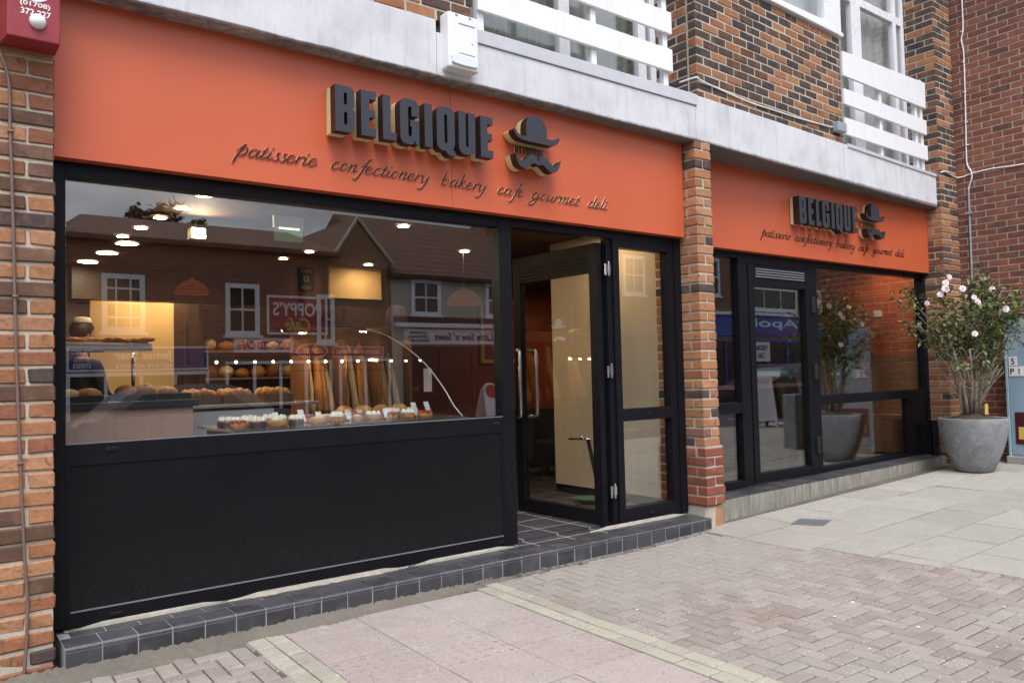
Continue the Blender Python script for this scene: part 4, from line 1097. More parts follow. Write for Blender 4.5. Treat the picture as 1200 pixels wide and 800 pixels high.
FL = [(8.584,-.544,2.107),(8.636,-.591,2.24),(8.771,-.572,2.318),(8.91,-.672,2.178),(8.809,-.839,2.055),(8.843,-.863,2.002),(9.203,-.895,2.169),(9.115,-1.066,1.913),(8.819,-.825,1.633),(8.557,-.393,2.014),(8.60,-.60,2.17)]
for i, P in enumerate(FL):
    m = MB(); c0 = Vector(P); ax = Vector((-.72,-.65,.25)).normalized(); s1 = ax.cross(Vector((0,0,1))).normalized(); s2_ = s1.cross(ax)
    R = rnd.uniform(.032,.05)*(1.35 if i == 7 else 1)
    for ring, (rr_, tilt, k) in enumerate(((1.0,.25,7),(.68,.7,6),(.38,1.3,4))):
        for q in range(k):
            t = 2*PI*q/k+ring*.4+rnd.uniform(-.15,.15); d = s1*math.cos(t)+s2_*math.sin(t)
            leafm(m, c0+ax*.004*ring, d+ax*tilt, ax, R*rr_, R*rr_*1.05)
    m.blob(c0+ax*.012, R*.2, 8, 1); m.build('flower', ['petal', 'pollen'], sh_, smooth=True)
pot.scale = (.96,.96,.97); sh_.scale = (.90,.92,.96)
pot2 = copy_tree(pot); pot2.location = (9.40, 1.28, .016); pot2['label'] = 'grey plant pot standing indoors behind the glass of the right shop'
sh2_ = copy_tree(sh_); sh2_.location = (9.40, 1.28, .646); sh2_.rotation_euler.z = .35; sh2_['label'] = 'second flowering shrub indoors behind the glass of the right shop'
for o_ in (pot, pot2): o_['group'] = 'grey stone plant pots'
for o_ in (sh_, sh2_): o_['group'] = 'potted flowering shrubs'
m = MB(); m.box(9.16,9.24,-.755,-.75,.68,.80); tag(m.build('plant_label', 'yellow', None), 'small yellow plant label stuck among the stems in the pot', 'plant label')

# ================================================================== PAVEMENT
rot = math.radians(-1.5)
def prot(x, y): return (2.47+(x-2.47)*math.cos(rot)-(y+.4)*math.sin(rot), -.4+(x-2.47)*math.sin(rot)+(y+.4)*math.cos(rot))
def pave(mb, x0, x1, y0, y1, z=0, c=.004, gap=.003, th=.02, mi=0, jit=.0012, clip=None):
    """one paving unit, top face chamfered; grid coordinates"""
    x0 += gap; x1 -= gap; y0 += gap; y1 -= gap
    R = lambda: random.uniform(-jit, jit)
    dz = R(); tx, ty = R()*.8, R()*.8
    bot = [(x0,y0),(x1,y0),(x1,y1),(x0,y1)]; topc = [(x0+c,y0+c),(x1-c,y0+c),(x1-c,y1-c),(x0+c,y1-c)]
    ring = [(x, y, z-th) for x, y in bot]+[(x, y, z-c*.8+dz) for x, y in bot]+[(x, y, z+dz+tx*((x>x0+.02)*2-1)+ty*((y>y0+.02)*2-1)) for x, y in topc]
    vs = [(*prot(x, y), zz) for x, y, zz in ring]
    mb.add(vs, [(0,1,5,4),(1,2,6,5),(2,3,7,6),(3,0,4,7),(4,5,9,8),(5,6,10,9),(6,7,11,10),(7,4,8,11),(8,9,10,11)], mi)
def bound(y):      # line where the blocks give way to grey slabs
    return 4.74+.20*(-.55-y) if y > -3 else 5.23+.2*(-3-y)*.4
GW = .092
def herring(mb, inside):
    i0, i1, j0, j1 = -58, 110, -66, 6
    for i in range(i0, i1):
        for j in range(j0, j1):
            k = (i-j) % 4; x, y = i*GW*.5*2, j*GW
            if k == 0: q = (x, x+2*GW, y, y+GW)
            elif k == 3: q = (x, x+GW, y, y+2*GW)
            else: continue
            cx_, cy_ = prot((q[0]+q[1])/2, (q[2]+q[3])/2)
            if inside(cx_, cy_): pave(mb, q[0], q[1], q[2], q[3], c=.0065, gap=.0042)
ob = MB(); herring(ob, lambda x, y: x > 2.50 and x < bound(y)+.10 and -5.0 < y < -.21)
structure(ob, 'block_paving', 'block', warp=warp_g)
ob = MB(); herring(ob, lambda x, y: -2.8 < x < .885 and -5.0 < y < -.37)
structure(ob, 'block_paving', 'block', warp=warp_g)
ob = MB()
for (xa, off) in ((.845, 0), (.945, .11), (2.36, .05), (2.465, .16)):
    y = -.37+off*.5
    while y > -5.0:
        pave(ob, xa, xa+.102, y-.215, y, .006, c=.005, gap=.004); y -= .215
structure(ob, 'cream_edging', 'cream_block', warp=warp_g)
# pink tactile slabs with low blisters
ob = MB()
rows = [(-.37,-.56)]+[(-.56-.435*k, -.56-.435*(k+1)) for k in range(11)]
cols = [(1.05+.4365*k, 1.05+.4365*(k+1)) for k in range(3)]
for r_i, (ya, yb) in enumerate(rows):
    for (xa, xb) in cols:
        pave(ob, xa, xb, yb, ya, .001, c=.003, gap=.0022)
structure(ob, 'tactile_slabs', 'pink_slab', warp=warp_g)
bl = MB()
for (xa, xb) in cols:
    for (ya, yb) in rows[1:8]:
        for i in range(6):
            for j in range(6):
                x, y = prot(xa+.036+i*.0728, yb+.036+j*.0725)
                bl.lathe([(.0125,-.001),(.0115,.0012),(.007,.0026),(0,.003)], (x, y, .0015), 8)
structure(bl, 'tactile_blisters', 'pink_slab', smooth=True, warp=warp_g)
# grey slabs to the right, running past the pot
ob = MB(); y = -.10; r_i = 0
while y > -5.0:
    hh = (.45,.60,.45,.45,.60)[r_i % 5]; yb = y-hh; x = 4.2+(.35 if r_i % 2 else 0)
    while x < 16:
        L = (.60,.45,.75,.60)[(r_i+int(x*3)) % 4]
        cx_, cy_ = x+L/2, (y+yb)/2
        a = max(x, bound(cy_)+.0)
        if x+L > a+.12: pave(ob, a, x+L, yb, y, .006, c=.004, gap=.0055, jit=.003)
        x += L
    y = yb; r_i += 1
structure(ob, 'grey_slab_paving', 'grey_slab', warp=warp_g)
# bedding under it all, kerb, road and far pavement
b = MB(); n = 60
for i in range(n):
    xa, xb = -30+90*i/n, -30+90*(i+1)/n
    def q(x, y): return (x, y, gz(x)-.012)
    ya, yb = .1, -5.05
    b.add([q(xa,yb), q(xb,yb), q(xb,ya), q(xa,ya)], [(0,1,2,3)])
structure(b, 'pavement_bed', 'joint')
b = MB()
for i in range(80):
    xa = -30+i*1.1; z = gz(xa+.45)
    b.cbox(xa, xa+1.09, -5.19, -5.055, -.4, z+.002, .012, 0, .001)
structure(b, 'kerb', 'kerbstone')
b = MB()
for i in range(n):
    xa, xb = -30+90*i/n, -30+90*(i+1)/n
    b.add([(xa,-11.2,gz(xa)-.11),(xb,-11.2,gz(xb)-.11),(xb,-5.18,gz(xb)-.11),(xa,-5.18,gz(xa)-.11)], [(0,1,2,3)])
structure(b, 'road', 'asphalt')
b = MB()
for i in range(n):
    xa, xb = -30+90*i/n, -30+90*(i+1)/n
    if xb < 40: b.add([(xa+.3,-8.22,gz(xa)-.106),(xa+1.0,-8.22,gz(xa)-.106),(xa+1.0,-8.12,gz(xa)-.106),(xa+.3,-8.12,gz(xa)-.106)], [(0,1,2,3)])
structure(b, 'road_marking', 'white_paint')
b = MB(); b.box(-30,60,-11.34,-11.2,-.4,.0); b.box(-30,60,-15.2,-11.35,-.4,-.004)
structure(b, 'far_pavement', 'grey_slab')
b = MB(); b.add([(-600,-600,-.5),(600,-600,-.5),(600,600,-.5),(-600,600,-.5)], [(0,1,2,3)])
structure(b, 'ground', 'asphalt')
# small things on the pavement
b = MB(); b.add([(*P, gz(P[0])+.014) for P in ((5.50,-.62),(5.60,-.86),(5.83,-.80),(5.73,-.56))], [(0,1,2,3)]); b.v += [(x, y, z-.02) for x, y, z in b.v[:4]]; b.f += [(0,4,5,1),(1,5,6,2),(2,6,7,3),(3,7,4,0)]; b.m += [0]*4
tag(b.build('access_cover', 'metal_cover', None, bevel=.002), 'small rectangular grey metal cover set in the slabs before the right step', 'cover')
rnd = random.Random(9); b = MB()
for i in range(70):
    x, y = rnd.uniform(.9,7.5), rnd.uniform(-3.2,-.45); r = rnd.uniform(.003,.010)
    if x < 2.4 and rnd.random() < .6: continue
    b.blob((x, y, gz(x)+.003), r, 6, 0, .3, (1.4,1,.35))
tag(b.build('litter_crumbs', 'grit', None), kind='stuff')

# ================================================================== INSIDE THE SHOP
b = MB(); b.box(-1.6,10.34,.10,9.4,-.05,.016); b.box(2.98,4.045,-.095,.10,-.05,.002); structure(b, 'shop_floor', 'floor_tile')
b = MB(); b.box(-1.6,10.34,.30,9.4,2.65,2.75); structure(b, 'shop_ceiling', 'ceiling_brown')
b = MB(); b.box(-1.6,4.88,.088,.30,2.48,3.28); b.box(5.10,10.34,.285,.45,2.56,3.28); structure(b, 'shop_lintel', 'dark_wood')
b = MB(); b.box(-1.6,-1.4,.1,9.4,.016,2.65); b.box(-1.4,1.12,5.9,6.0,.016,2.65); structure(b, 'shop_side_wall', 'dark_wood')
b = MB(); b.box(1.1,2.25,6.6,6.7,.016,2.65); structure(b, 'shop_back_wall', 'warm_wall')
b = MB(); b.box(2.25,3.2,6.6,6.7,.016,2.65); b.box(3.1,3.2,4.6,6.6,.016,2.65); structure(b, 'shop_rear_panelling', 'dark_wood')
b = MB(); b.box(3.47,4.17,4.28,4.34,2.25,2.649); structure(b, 'lit_wall_panel', 'warm_wall')
b = MB(); b.box(.9,3.3,5.7,5.9,2.27,2.65); b.box(3.2,4.35,4.35,4.45,1.75,2.65); structure(b, 'shop_bulkhead', 'dark_wood')
b = MB(); b.box(3.2,4.35,4.4,4.5,.016,1.75); structure(b, 'shop_rear_panelling', 'dark_wood')
b = MB(); b.box(4.89,5.0,.105,1.80,.10,2.65); structure(b, 'veneer_wall', 'beech')
b = MB(); b.box(4.895,4.99,.105,1.80,.016,.10); structure(b, 'skirting', 'black')
b = MB(); b.box(4.35,10.34,5.6,5.7,.016,2.65); structure(b, 'orange_back_wall', 'orange_wall')
b = MB(); b.box(9.92,10.33,.3,1.9,1.40,2.65); structure(b, 'orange_brick_wall', 'int_brick')
b = MB(); b.box(9.90,10.33,.3,1.9,.016,1.40); structure(b, 'oak_dado', 'oak')
b = MB(); b.box(10.1,10.33,1.9,5.6,.016,2.65); structure(b, 'shop_dark_wall', 'dark_wood')

def counter(name, label, x0, x1, y0, y1, z1, front, topm, ov=.03):
    t = thing(name, label, 'counter', ((x0+x1)/2, (y0+y1)/2, .016))
    b = MB(); b.box(x0, x1, y0, y1, .016, z1-.045); b.build('body', front, t, bevel=.003)
    b = MB(); b.box(x0-ov, x1+ov, y0-ov, y1, z1-.045, z1); b.build('worktop', topm, t, bevel=.004); return t
counter('serving_counter', 'pinkish wood serving counter with dark granite top at the left of the big window', -1.3, .90, .80, 1.35, 1.155, 'pink_wood', 'granite')
t = thing('chiller_cabinet', 'low white chiller cabinet right of the pink wood counter', 'cabinet', (1.28, 1.4, .016))
b = MB(); b.box(.965,1.60,1.2,1.7,.016,1.055); b.build('body', 'white_gloss', t, bevel=.006)
b = MB(); b.box(.955,1.95,1.17,1.72,1.075,1.10); b.build('top_shelf', 'steel', t, bevel=.003)
t = thing('bread_shelf', 'glass shelf on steel posts carrying a long loaf behind the left counter', 'shelf', (.3, 1.3, 1.155))
b = MB(); b.box(-.9,.72,1.12,1.45,1.49,1.502); b.build('glass_shelf', 'glass_thin', t)
b = MB(); b.box(-.9,.72,1.11,1.12,1.488,1.506); b.build('edge_trim', 'steel', t)
for xx in (-.6, .66): b = MB(); b.tube([(xx,1.42,1.155),(xx,1.42,1.49)], .012, 10); b.build('post', 'steel', t, smooth=True)
random.seed(21)
def loaf(c, sx, sy, sz, m, name, label, cat_='bread', grp=None, rough=.05):
    b = MB(); b.blob((c[0], c[1], c[2]+sz*.9), 1, 18, 0, rough, (sx, sy, sz)); b.v = [(x, y, max(z, c[2])) for x, y, z in b.v]
    return tag(b.build(name, m, None, smooth=True), label, cat_, grp)
t = thing('pastry_slab', 'long white cream slice with crisp golden top on the glass shelf above the left counter', 'pastry', (.47, 1.28, 1.503))
b = MB(); b.cbox(.20,.74,1.18,1.38,1.503,1.548,.012,0,.006); b.build('filling', 'cream', t)
b = MB()
for k in range(46):
    x, y = random.uniform(.21,.73), random.uniform(1.19,1.37); b.blob((x, y, 1.552+random.uniform(0,.018)), random.uniform(.02,.04), 8, 0, .25, (1.3,1,.5))
b.build('crisp_top', 'crust', t, smooth=True)
rk = thing('bread_rack', 'dark wooden rack full of loaves on three shelves behind the serving counter', 'rack', (2.2, 3.1, .016))
b = MB(); b.box(1.55,1.59,2.95,3.3,.016,2.0); b.box(3.0,3.04,2.95,3.3,.016,2.0); b.box(1.59,3.0,3.27,3.3,.016,2.0); b.build('carcass', 'dark_wood', rk)
proto = None
for lv_, z in enumerate((1.02,1.28,1.54)):
    b = MB(); b.box(1.59,3.0,2.96,3.27,z,z+.02); b.build('shelf_board', 'oak', rk)
    for k in range(9):
        c_ = Vector((1.68+k*.155, 3.08, z+.02))
        q_ = (lv_*2+k*5+k//3) % 3
        if proto is None: proto = {}
        if q_ not in proto:
            mb_ = MB(); mb_.blob((0,0,.05), 1, 16, 0, .07, ((.07,.10,.058),(.062,.115,.05),(.078,.085,.07))[q_]); mb_.v = [(x, y, max(q, 0)) for x, y, q in mb_.v]
            o_ = tag(mb_.build('rack_loaf', ('crust','pale_crust','dark_crust')[q_], None, smooth=True), ('golden','floury pale','dark baked')[q_]+' loaf of bread on the dark wooden rack behind the counter', 'bread', ('golden','pale','dark')[q_]+' loaves on the dark rack'); proto[q_] = o_
        else: o_ = proto[q_].copy(); COL.objects.link(o_)
        o_.location = c_; o_.rotation_euler.z = random.uniform(-.5,.5); o_.scale = (random.uniform(.8,1.05), random.uniform(.85,1.1), random.uniform(.8,1.25))
# trays of bread on the counter
for i, (x0, x1, nm) in enumerate(((-.05,.40,'leftmost'),(.42,.92,'right hand'))):
    t = thing('bread_tray', 'dark baking tray on the granite worktop, %s of the pair' % nm, 'tray', ((x0+x1)/2, 1.05, 1.156), 'baking trays on the left counter')
    b = MB(); b.box(x0,x1,.92,1.28,1.156,1.164); b.build('base', 'black_paint', t); b = MB()
    b.box(x0,x1,.92,.932,1.165,1.195); b.box(x0,x1,1.268,1.28,1.165,1.195); b.box(x0,x0+.012,.932,1.268,1.165,1.195); b.box(x1-.012,x1,.932,1.268,1.165,1.195); b.build('rim', 'black_paint', t)
ords = ['first','second','third','fourth','fifth','sixth','seventh','eighth','ninth','tenth','eleventh','twelfth','thirteenth','fourteenth']
for i, x in enumerate((.06,.19,.32,.53,.66,.80)):
    loaf((x+random.uniform(-.02,.02), 1.06, 1.165), random.uniform(.055,.085), .085, random.uniform(.035,.06), 'crust' if i != 1 else 'pale_crust', 'bread_roll', 'golden round loaf on a counter tray, %s from the left' % ords[i], 'bread', 'loaves on the counter trays')
# baskets of rolls on the steel shelf
for i, x in enumerate((1.10,1.36,1.66)):
    t = thing('bread_basket', 'shallow brown basket on the steel shelf, %s from the left' % ords[i], 'basket', (x, 1.45, 1.10), 'bread baskets on the steel shelf')
    b = MB(); b.box(x-.12,x+.12,1.25,1.62,1.101,1.115); b.build('base', 'oak', t); b = MB()
    b.box(x-.12,x+.12,1.25,1.262,1.116,1.165); b.box(x-.12,x+.12,1.608,1.62,1.116,1.165); b.box(x-.12,x-.108,1.262,1.608,1.116,1.165); b.box(x+.108,x+.12,1.262,1.608,1.116,1.165); b.build('rim', 'oak', t)
    for k in range(8):
        loaf((x-.075+.05*(k % 4), 1.33+.13*(k//4), 1.125+.006*(k % 3)), .036, .055, .042, 'crust', 'croissant', 'small golden pastry heaped in a shallow basket on the steel shelf', 'pastry', 'pastries in the shelf baskets', .12)
# curved display case by the window
cs = thing('display_case', 'curved glass pastry display case along the inside of the big window', 'display case', (1.9, .5, .016))
b = MB(); b.box(1.0,2.62,.12,.85,.016,.955); b.build('base', 'dark_wood', cs)
b = MB(); b.box(.94,2.64,.11,.86,.957,.972); b.build('deck', 'steel', cs)
arc = cat([(1.65,1.70),(1.23,1.605),(.747,1.411),(.44,1.207),(.267,1.048),(.156,.975)], False, 6)
b = MB()
for xs_ in ((1.75, 2.612),):
    k = len(b.v); th = .006
    for y, z in arc: b.v += [(xs_[0], y, z), (xs_[1], y, z), (xs_[0], y, z+th), (xs_[1], y, z+th)]
    for i in range(len(arc)-1):
        A, B = k+4*i, k+4*i+4; b.f += [(A,A+1,B+1,B),(A+2,B+2,B+3,A+3),(A,B,B+2,A+2),(A+1,A+3,B+3,B+1)]; b.m += [0]*4
b.build('curved_glass', 'glass_thin', cs, smooth=.8)
b = MB(); b.tube([(2.615,y,z) for y, z in arc], .0045, 8); b.build('glass_edge', 'white_gloss', cs, smooth=True)
b = MB(); b.prism([(.156,.975)]+[(1.65,.975)]+arc, lambda x, y, d: (d, x, y), 2.600, 2.606); b.build('end_glass', 'glass_thin', cs)
b = MB(); b.box(1.75,2.61,1.64,1.68,1.705,1.725); b.build('top_rail', 'dark_wood', cs, bevel=.004)
b = MB(); b.box(1.75,2.60,1.0,1.45,1.33,1.34); b.build('inner_shelf', 'glass_thin', cs)
# cakes and tarts on the deck, price cards
kinds = [('fruit_tart','red fruit tart'),('cream_cake','cream topped cake'),('chocolate_cake','round chocolate cake'),('fruit_tart','red fruit tart'),('almond_tart','golden almond tart')]
cnt = {}
def cake(x, y, z, kind, lab, r):
    r *= random.uniform(.72, 1.06)
    n_ = cnt.get(kind, 0); cnt[kind] = n_+1
    t = thing(kind, '%s on the display deck, %s of its kind along the deck rows' % (lab, ords[n_]), 'cake', (x, y, z), 'cakes on the display deck')
    b = MB(); b.lathe([(r*.9,0),(r,.012),(r,.032),(r*.93,.038),(0,.038)], (x,y,z), 20); b.build('base', 'choc' if kind == 'chocolate_cake' else 'crust', t, smooth=.8)
    b = MB()
    if kind in ('fruit_tart',):
        for q in range(16):
            a = q*2.4; rr_ = r*.85*math.sqrt((q+.5)/16); b.blob((x+rr_*math.cos(a), y+rr_*math.sin(a), z+.042), .014, 8, 0, .1)
        b.build('berries', 'berry', t, smooth=True)
    elif kind == 'almond_tart':
        b.lathe([(r*.9,.039),(r*.6,.048),(0,.052)], (x,y,z), 16); b.build('topping', 'pale_crust', t, smooth=True)
    else:
        for q in range(7):
            a = q*.898; b.lathe([(.02,.038),(.017,.052),(.008,.064),(0,.074)], (x+r*.66*math.cos(a)*(q > 0), y+r*.66*math.sin(a)*(q > 0), z), 8)
        b.build('cream', 'cream', t, smooth=True)
xs_ = [1.0,1.13,1.25,1.38,1.52,1.66,1.80,1.93,2.06,2.20,2.33]
for i, x in enumerate(xs_):
    k = kinds[(i*2+i//3) % 5]; cake(x, .21+.02*(i % 2), .973, k[0], k[1], random.uniform(.050,.062))
for i, x in enumerate(xs_[:-1]):
    k = kinds[(i*3+1+i//4) % 5]; cake(x+.07, .345+.03*(i % 2), .973, k[0], k[1], random.uniform(.050,.064))
for i, x in enumerate(xs_):
    k = kinds[(i*4+2+i//2) % 5]; cake(x+.03+random.uniform(-.02,.02), .47+.03*(i % 2), .973, k[0], k[1], random.uniform(.050,.066))
for i, x in enumerate((1.9,2.05,2.2,2.35)):
    loaf((x, .62, .973), .06, .10, .05, 'crust', 'pastry_ring', 'golden pastry at the back of the display deck, %s from the left' % ords[i], 'pastry', 'pastries at the back of the deck', .1)
for i, x in enumerate((1.24,1.45,1.60,1.66,1.78,1.90,2.02,2.30,2.46)):
    m = MB(); y = .19+.08*(i % 3); ti = random.uniform(-.35,-.1)
    def tf(a, z): return (x+a+z*ti*.6, y+z*.25, .973+z)
    hh = random.uniform(.075,.11)
    m.add([tf(-.02,.02), tf(.02,.02), tf(.02,hh), tf(-.02,hh)]+[(v[0], v[1]+.003, v[2]) for v in (tf(-.02,.02), tf(.02,.02), tf(.02,hh), tf(-.02,hh))], [(0,1,2,3),(5,4,7,6),(0,4,5,1),(1,5,6,2),(2,6,7,3),(3,7,4,0)])
    m.tube([tf(0,0), tf(0,.03)], .003, 6); tag(m.build('price_card', 'tag', None), 'small white price card leaning on the display deck, %s from the left' % ords[i], 'price card', 'price cards on the display deck')
m = MB(); m.box(2.595,2.6,.55,.66,1.15,1.33); tag(m.build('paper_label', 'tag', None), 'white paper label hanging on the glass end of the display case', 'label')
# baguette stand
bs = thing('baguette_stand', 'wooden stand behind the display case holding upright golden baguettes', 'stand', (2.6, 2.0, .016))
b = MB(); b.box(2.15,3.2,1.85,2.25,.016,.95); b.build('body', 'dark_wood', bs, bevel=.004)
b = MB(); b.box(2.15,3.2,2.22,2.25,.95,1.75); b.build('back_board', 'oak', bs)
for xx in (2.15,2.5,2.85,3.17): b = MB(); b.box(xx,xx+.025,1.87,2.215,.95,1.62); b.build('divider', 'oak', bs)
k = 0
for i in range(13):
    x = 2.22+i*.072; 
    if any(abs(x-q) < .05 for q in (2.5,2.85)): x += .05
    m = MB(); h = random.uniform(.45,.66); le = random.uniform(-.06,.06); y0 = random.uniform(1.92,2.0)
    m.tube(cat([(x,y0,.955),(x+le*.3,y0+.06,.955+h*.35),(x+le*.7,y0+.12,.955+h*.7),(x+le,y0+.17,.955+h)], False, 4), [.014]+[random.uniform(.026,.040) for _ in range(11)]+[.010], 10)
    tag(m.build('baguette', 'crust' if i % 3 else 'pale_crust', None, smooth=True), 'golden baguette leaning upright in the wooden bread stand', 'bread', 'baguettes in the wooden stand')
m = MB(); m.lathe([(.10,0),(.11,.05),(.095,.14),(.06,.19),(0,.20)], (3.12,2.02,1.76), 16); m.box(3.0,3.24,1.96,2.10,1.70,1.76)
tag(m.build('purple_bag', 'purple', None, smooth=.7), 'dark purple bag standing on top of the baguette stand', 'bag')
# dark shelf with jars at the back
sh2 = thing('jar_shelf', 'dark wooden wall shelf of jars at the back of the bakery', 'shelf', (2.3, 4.0, .016))
b = MB(); b.box(1.78,3.05,3.95,4.35,.016,1.45); b.box(1.78,3.05,4.25,4.35,1.45,1.9); b.build('carcass', 'dark_wood', sh2)
for i in range(9):
    x = 1.9+i*.125; m = MB(); m.lathe([(.035,0),(.04,.02),(.04,.12),(.025,.15),(.025,.17),(0,.17)], (x,4.08,1.451), 12)
    tag(m.build('jar', ('crust','yellow','cream')[i % 3], None, smooth=.7), 'small preserve jar in the row on the dark back shelf', 'jar', 'jars on the back shelf')
# staff member behind the counter
def person(cx, cy, z0):
    t = thing('person', 'dark haired shop assistant in black with a white paper hat behind the left counter', 'person', (cx, cy, z0))
    me = bpy.data.meshes.new('body')
    J = [(0,0,.95),(0,0,1.15),(0,-.01,1.35),(0,-.01,1.47),(0,-.02,1.56),(-.2,0,1.42),(-.25,-.05,1.15),(-.16,-.28,1.06),(.2,0,1.42),(.25,-.05,1.15),(.16,-.28,1.06),(-.1,0,.88),(-.11,-.02,.5),(-.11,0,.08),(-.11,-.1,.04),(.1,0,.88),(.11,-.02,.5),(.11,0,.08),(.11,-.1,.04)]
    E_ = [(0,1),(1,2),(2,3),(3,4),(2,5),(5,6),(6,7),(2,8),(8,9),(9,10),(0,11),(11,12),(12,13),(13,14),(0,15),(15,16),(16,17),(17,18)]
    Rr = [.15,.14,.16,.06,.055,.07,.05,.035,.07,.05,.035,.10,.065,.045,.035,.10,.065,.045,.035]
    me.from_pydata(J, E_, []); o = bpy.data.objects.new('body', me); COL.objects.link(o)
    o.modifiers.new('s', 'SKIN'); 
    for v, r_ in zip(me.skin_vertices[0].data, Rr): v.radius = (r_, r_*.8)
    me.skin_vertices[0].data[0].use_root = True
    sb = o.modifiers.new('u', 'SUBSURF'); sb.levels = 2; sb.render_levels = 2
    dg = bpy.context.evaluated_depsgraph_get(); dg.update(); m2 = bpy.data.meshes.new_from_object(o.evaluated_get(dg))
    bpy.data.objects.remove(o)
    m2.materials.clear(); m2.materials.append(M['black_cloth']); m2.materials.append(M['skin'])
    for p in m2.polygons:
        p.use_smooth = True; c_ = p.center
        if c_.z > 1.47 or (c_.y < -.2 and c_.z > 1.0): p.material_index = 1
    # head joined into the body mesh
    hb = MB(); hb.blob((0,-.035,1.68), 1, 20, 0, 0, (.078,.098,.122)); hb.blob((0,-.135,1.665), .018, 8, 0, 0, (.8,1,1.5))
    for s_ in (-1,1): hb.blob((.078*s_,-.02,1.675), .022, 8, 0, 0, (.4,.8,1.2)); hb.blob((.03*s_,-.122,1.695), .011, 8)
    hb.blob((0,-.127,1.625), .02, 8, 0, 0, (1.2,.4,.4))
    bm = bmesh.new(); bm.from_mesh(m2); vs = [bm.verts.new(v) for v in hb.v]
    for f in hb.f:
        try: q = bm.faces.new([vs[i] for i in f]); q.material_index = 1; q.smooth = True
        except ValueError: pass
    bm.to_mesh(m2); bm.free()
    ob_ = bpy.data.objects.new('body', m2); COL.objects.link(ob_); ob_.parent = t
    hr = MB(); hr.blob((cx,cy-.02,z0+1.715), 1, 18, 0, .04, (.092,.108,.108)); hr.v = [(x, y if z > z0+1.73 else max(y, cy-.05), z) for x, y, z in hr.v]; hr.build('hair', 'hair', t, smooth=True)
    ht = MB(); ht.lathe([(.080,0),(.082,.02),(.066,.045),(.03,.052),(0,.052)], (cx,cy-.02,z0+1.785), 18); ht.build('paper_hat', 'cap_white', t, smooth=.7)
person(.66, 3.6, -.05)
for o_ in COL.objects:
    if o_.name == 'person': o_.rotation_euler.z = math.radians(118); o_.scale = (1.06,)*3

# entrance hall and cafe side
m = MB(); m.lathe([(.07,0),(.075,.01),(.145,.045),(.15,.05),(.14,.048),(.07,.018),(0,.015)], (4.60,1.0,.017), 28); tag(m.build('glass_dish', 'green_glass', None, smooth=True), 'shallow green glass dish on the floor behind the open door', 'dish')
us = thing('umbrella_stand', 'dark leaning stand with a chrome lever top behind the open door', 'stand', (4.35, .62, .016))
b = MB(); b.tube([(4.38,.55,.02),(4.30,.64,.66)], .018, 10); b.build('post', 'black', us, smooth=True)
b = MB(); b.tube([(4.30,.60,.665),(4.30,.76,.66),(4.30,.90,.655)], .010, 10); b.blob((4.30,.72,.675), .022, 10); b.build('lever', 'steel', us, smooth=True)
b = MB(); b.lathe([(.09,0),(.09,.01),(.02,.014)], (4.38,.55,.017), 18); b.build('foot', 'black', us)
m = MB(); m.box(4.876,4.889,.88,.98,1.43,1.55); tag(m.build('fire_notice', 'red_sign', None), 'small red fire notice on the pale veneer wall behind the door', 'notice')
def chair(x, y, lab, rz):
    t = thing('tub_chair', lab, 'chair', (x, y, .016), 'black tub chairs in the cafe')
    b = MB(); b.lathe([(.30,.12),(.34,.16),(.34,.40),(.30,.43),(0,.43)], (x,y,.016), 24); b.build('seat', 'black_cloth', t, smooth=.8)
    b = MB(); k = 16
    for i in range(k):
        a0, a1 = rz+PI*1.25*i/k, rz+PI*1.25*(i+1)/k
        q = lambda a, r, z: (x+r*math.cos(a), y+r*math.sin(a), .016+z)
        b.add([q(a0,.30,.43),q(a1,.30,.43),q(a1,.29,.74),q(a0,.29,.74),q(a0,.39,.20),q(a1,.39,.20),q(a1,.39,.74),q(a0,.39,.74)], [(1,0,3,2),(4,5,6,7),(3,7,6,2)]+([(0,4,7,3)] if i == 0 else [])+([(5,1,2,6)] if i == k-1 else []))
    b.build('backrest', 'black_cloth', t, smooth=.8, weld=True)
    for dx, dy in ((-.2,-.2),(.2,-.2),(-.2,.2),(.2,.2)): b = MB(); b.tube([(x+dx,y+dy,.016),(x+dx,y+dy,.15)], .02, 8); b.build('leg', 'dark_wood', t)
chair(5.75, 3.0, 'black tub chair facing the entrance behind the open door glass', -.3); chair(6.6, 4.1, 'black tub chair further back by the orange wall', .2)
def pendant(x, y, z, lab):
    t = thing('pendant_lamp', lab, 'lamp', (x, y, z), 'orange pendant lamps')
    b = MB(); b.lathe([(.19,0),(.185,.05),(.15,.11),(.09,.15),(.03,.17),(.03,.19)], (x,y,z), 24); b.build('shade', 'orange_shade', t, smooth=True)
    b = MB(); b.tube([(x,y,z+.19),(x,y,2.65)], .006, 6); b.build('cord', 'black', t)
pendant(4.30, 2.6, 2.05, 'glowing orange pendant lamp seen at the right end of the big window'); pendant(2.05, 5.0, 2.30, 'glowing orange pendant lamp hanging deep in the bakery')
pendant(6.05, 1.2, 1.98, 'glowing orange pendant lamp behind the narrow left pane of the right shop')
pf = thing('framed_picture', 'gilt framed dark picture on the orange back wall seen through the door', 'picture', (7.0,5.58,2.0))
b = MB(); b.box(6.6,7.5,5.55,5.595,1.45,2.45); b.build('frame', 'yellow', pf, bevel=.01); b = MB(); b.box(6.66,7.44,5.540,5.549,1.51,2.39); b.build('canvas', 'maroon', pf)
m = MB(); m.box(9.905,9.918,.79,.91,1.93,2.02); tag(m.build('thermostat', 'white_plastic', None, bevel=.004), 'small white thermostat on the painted orange brick wall', 'thermostat')
bn = thing('bench_seat', 'plain oak bench box below the dado in the right shop', 'bench', (9.7, 1.0, .016))
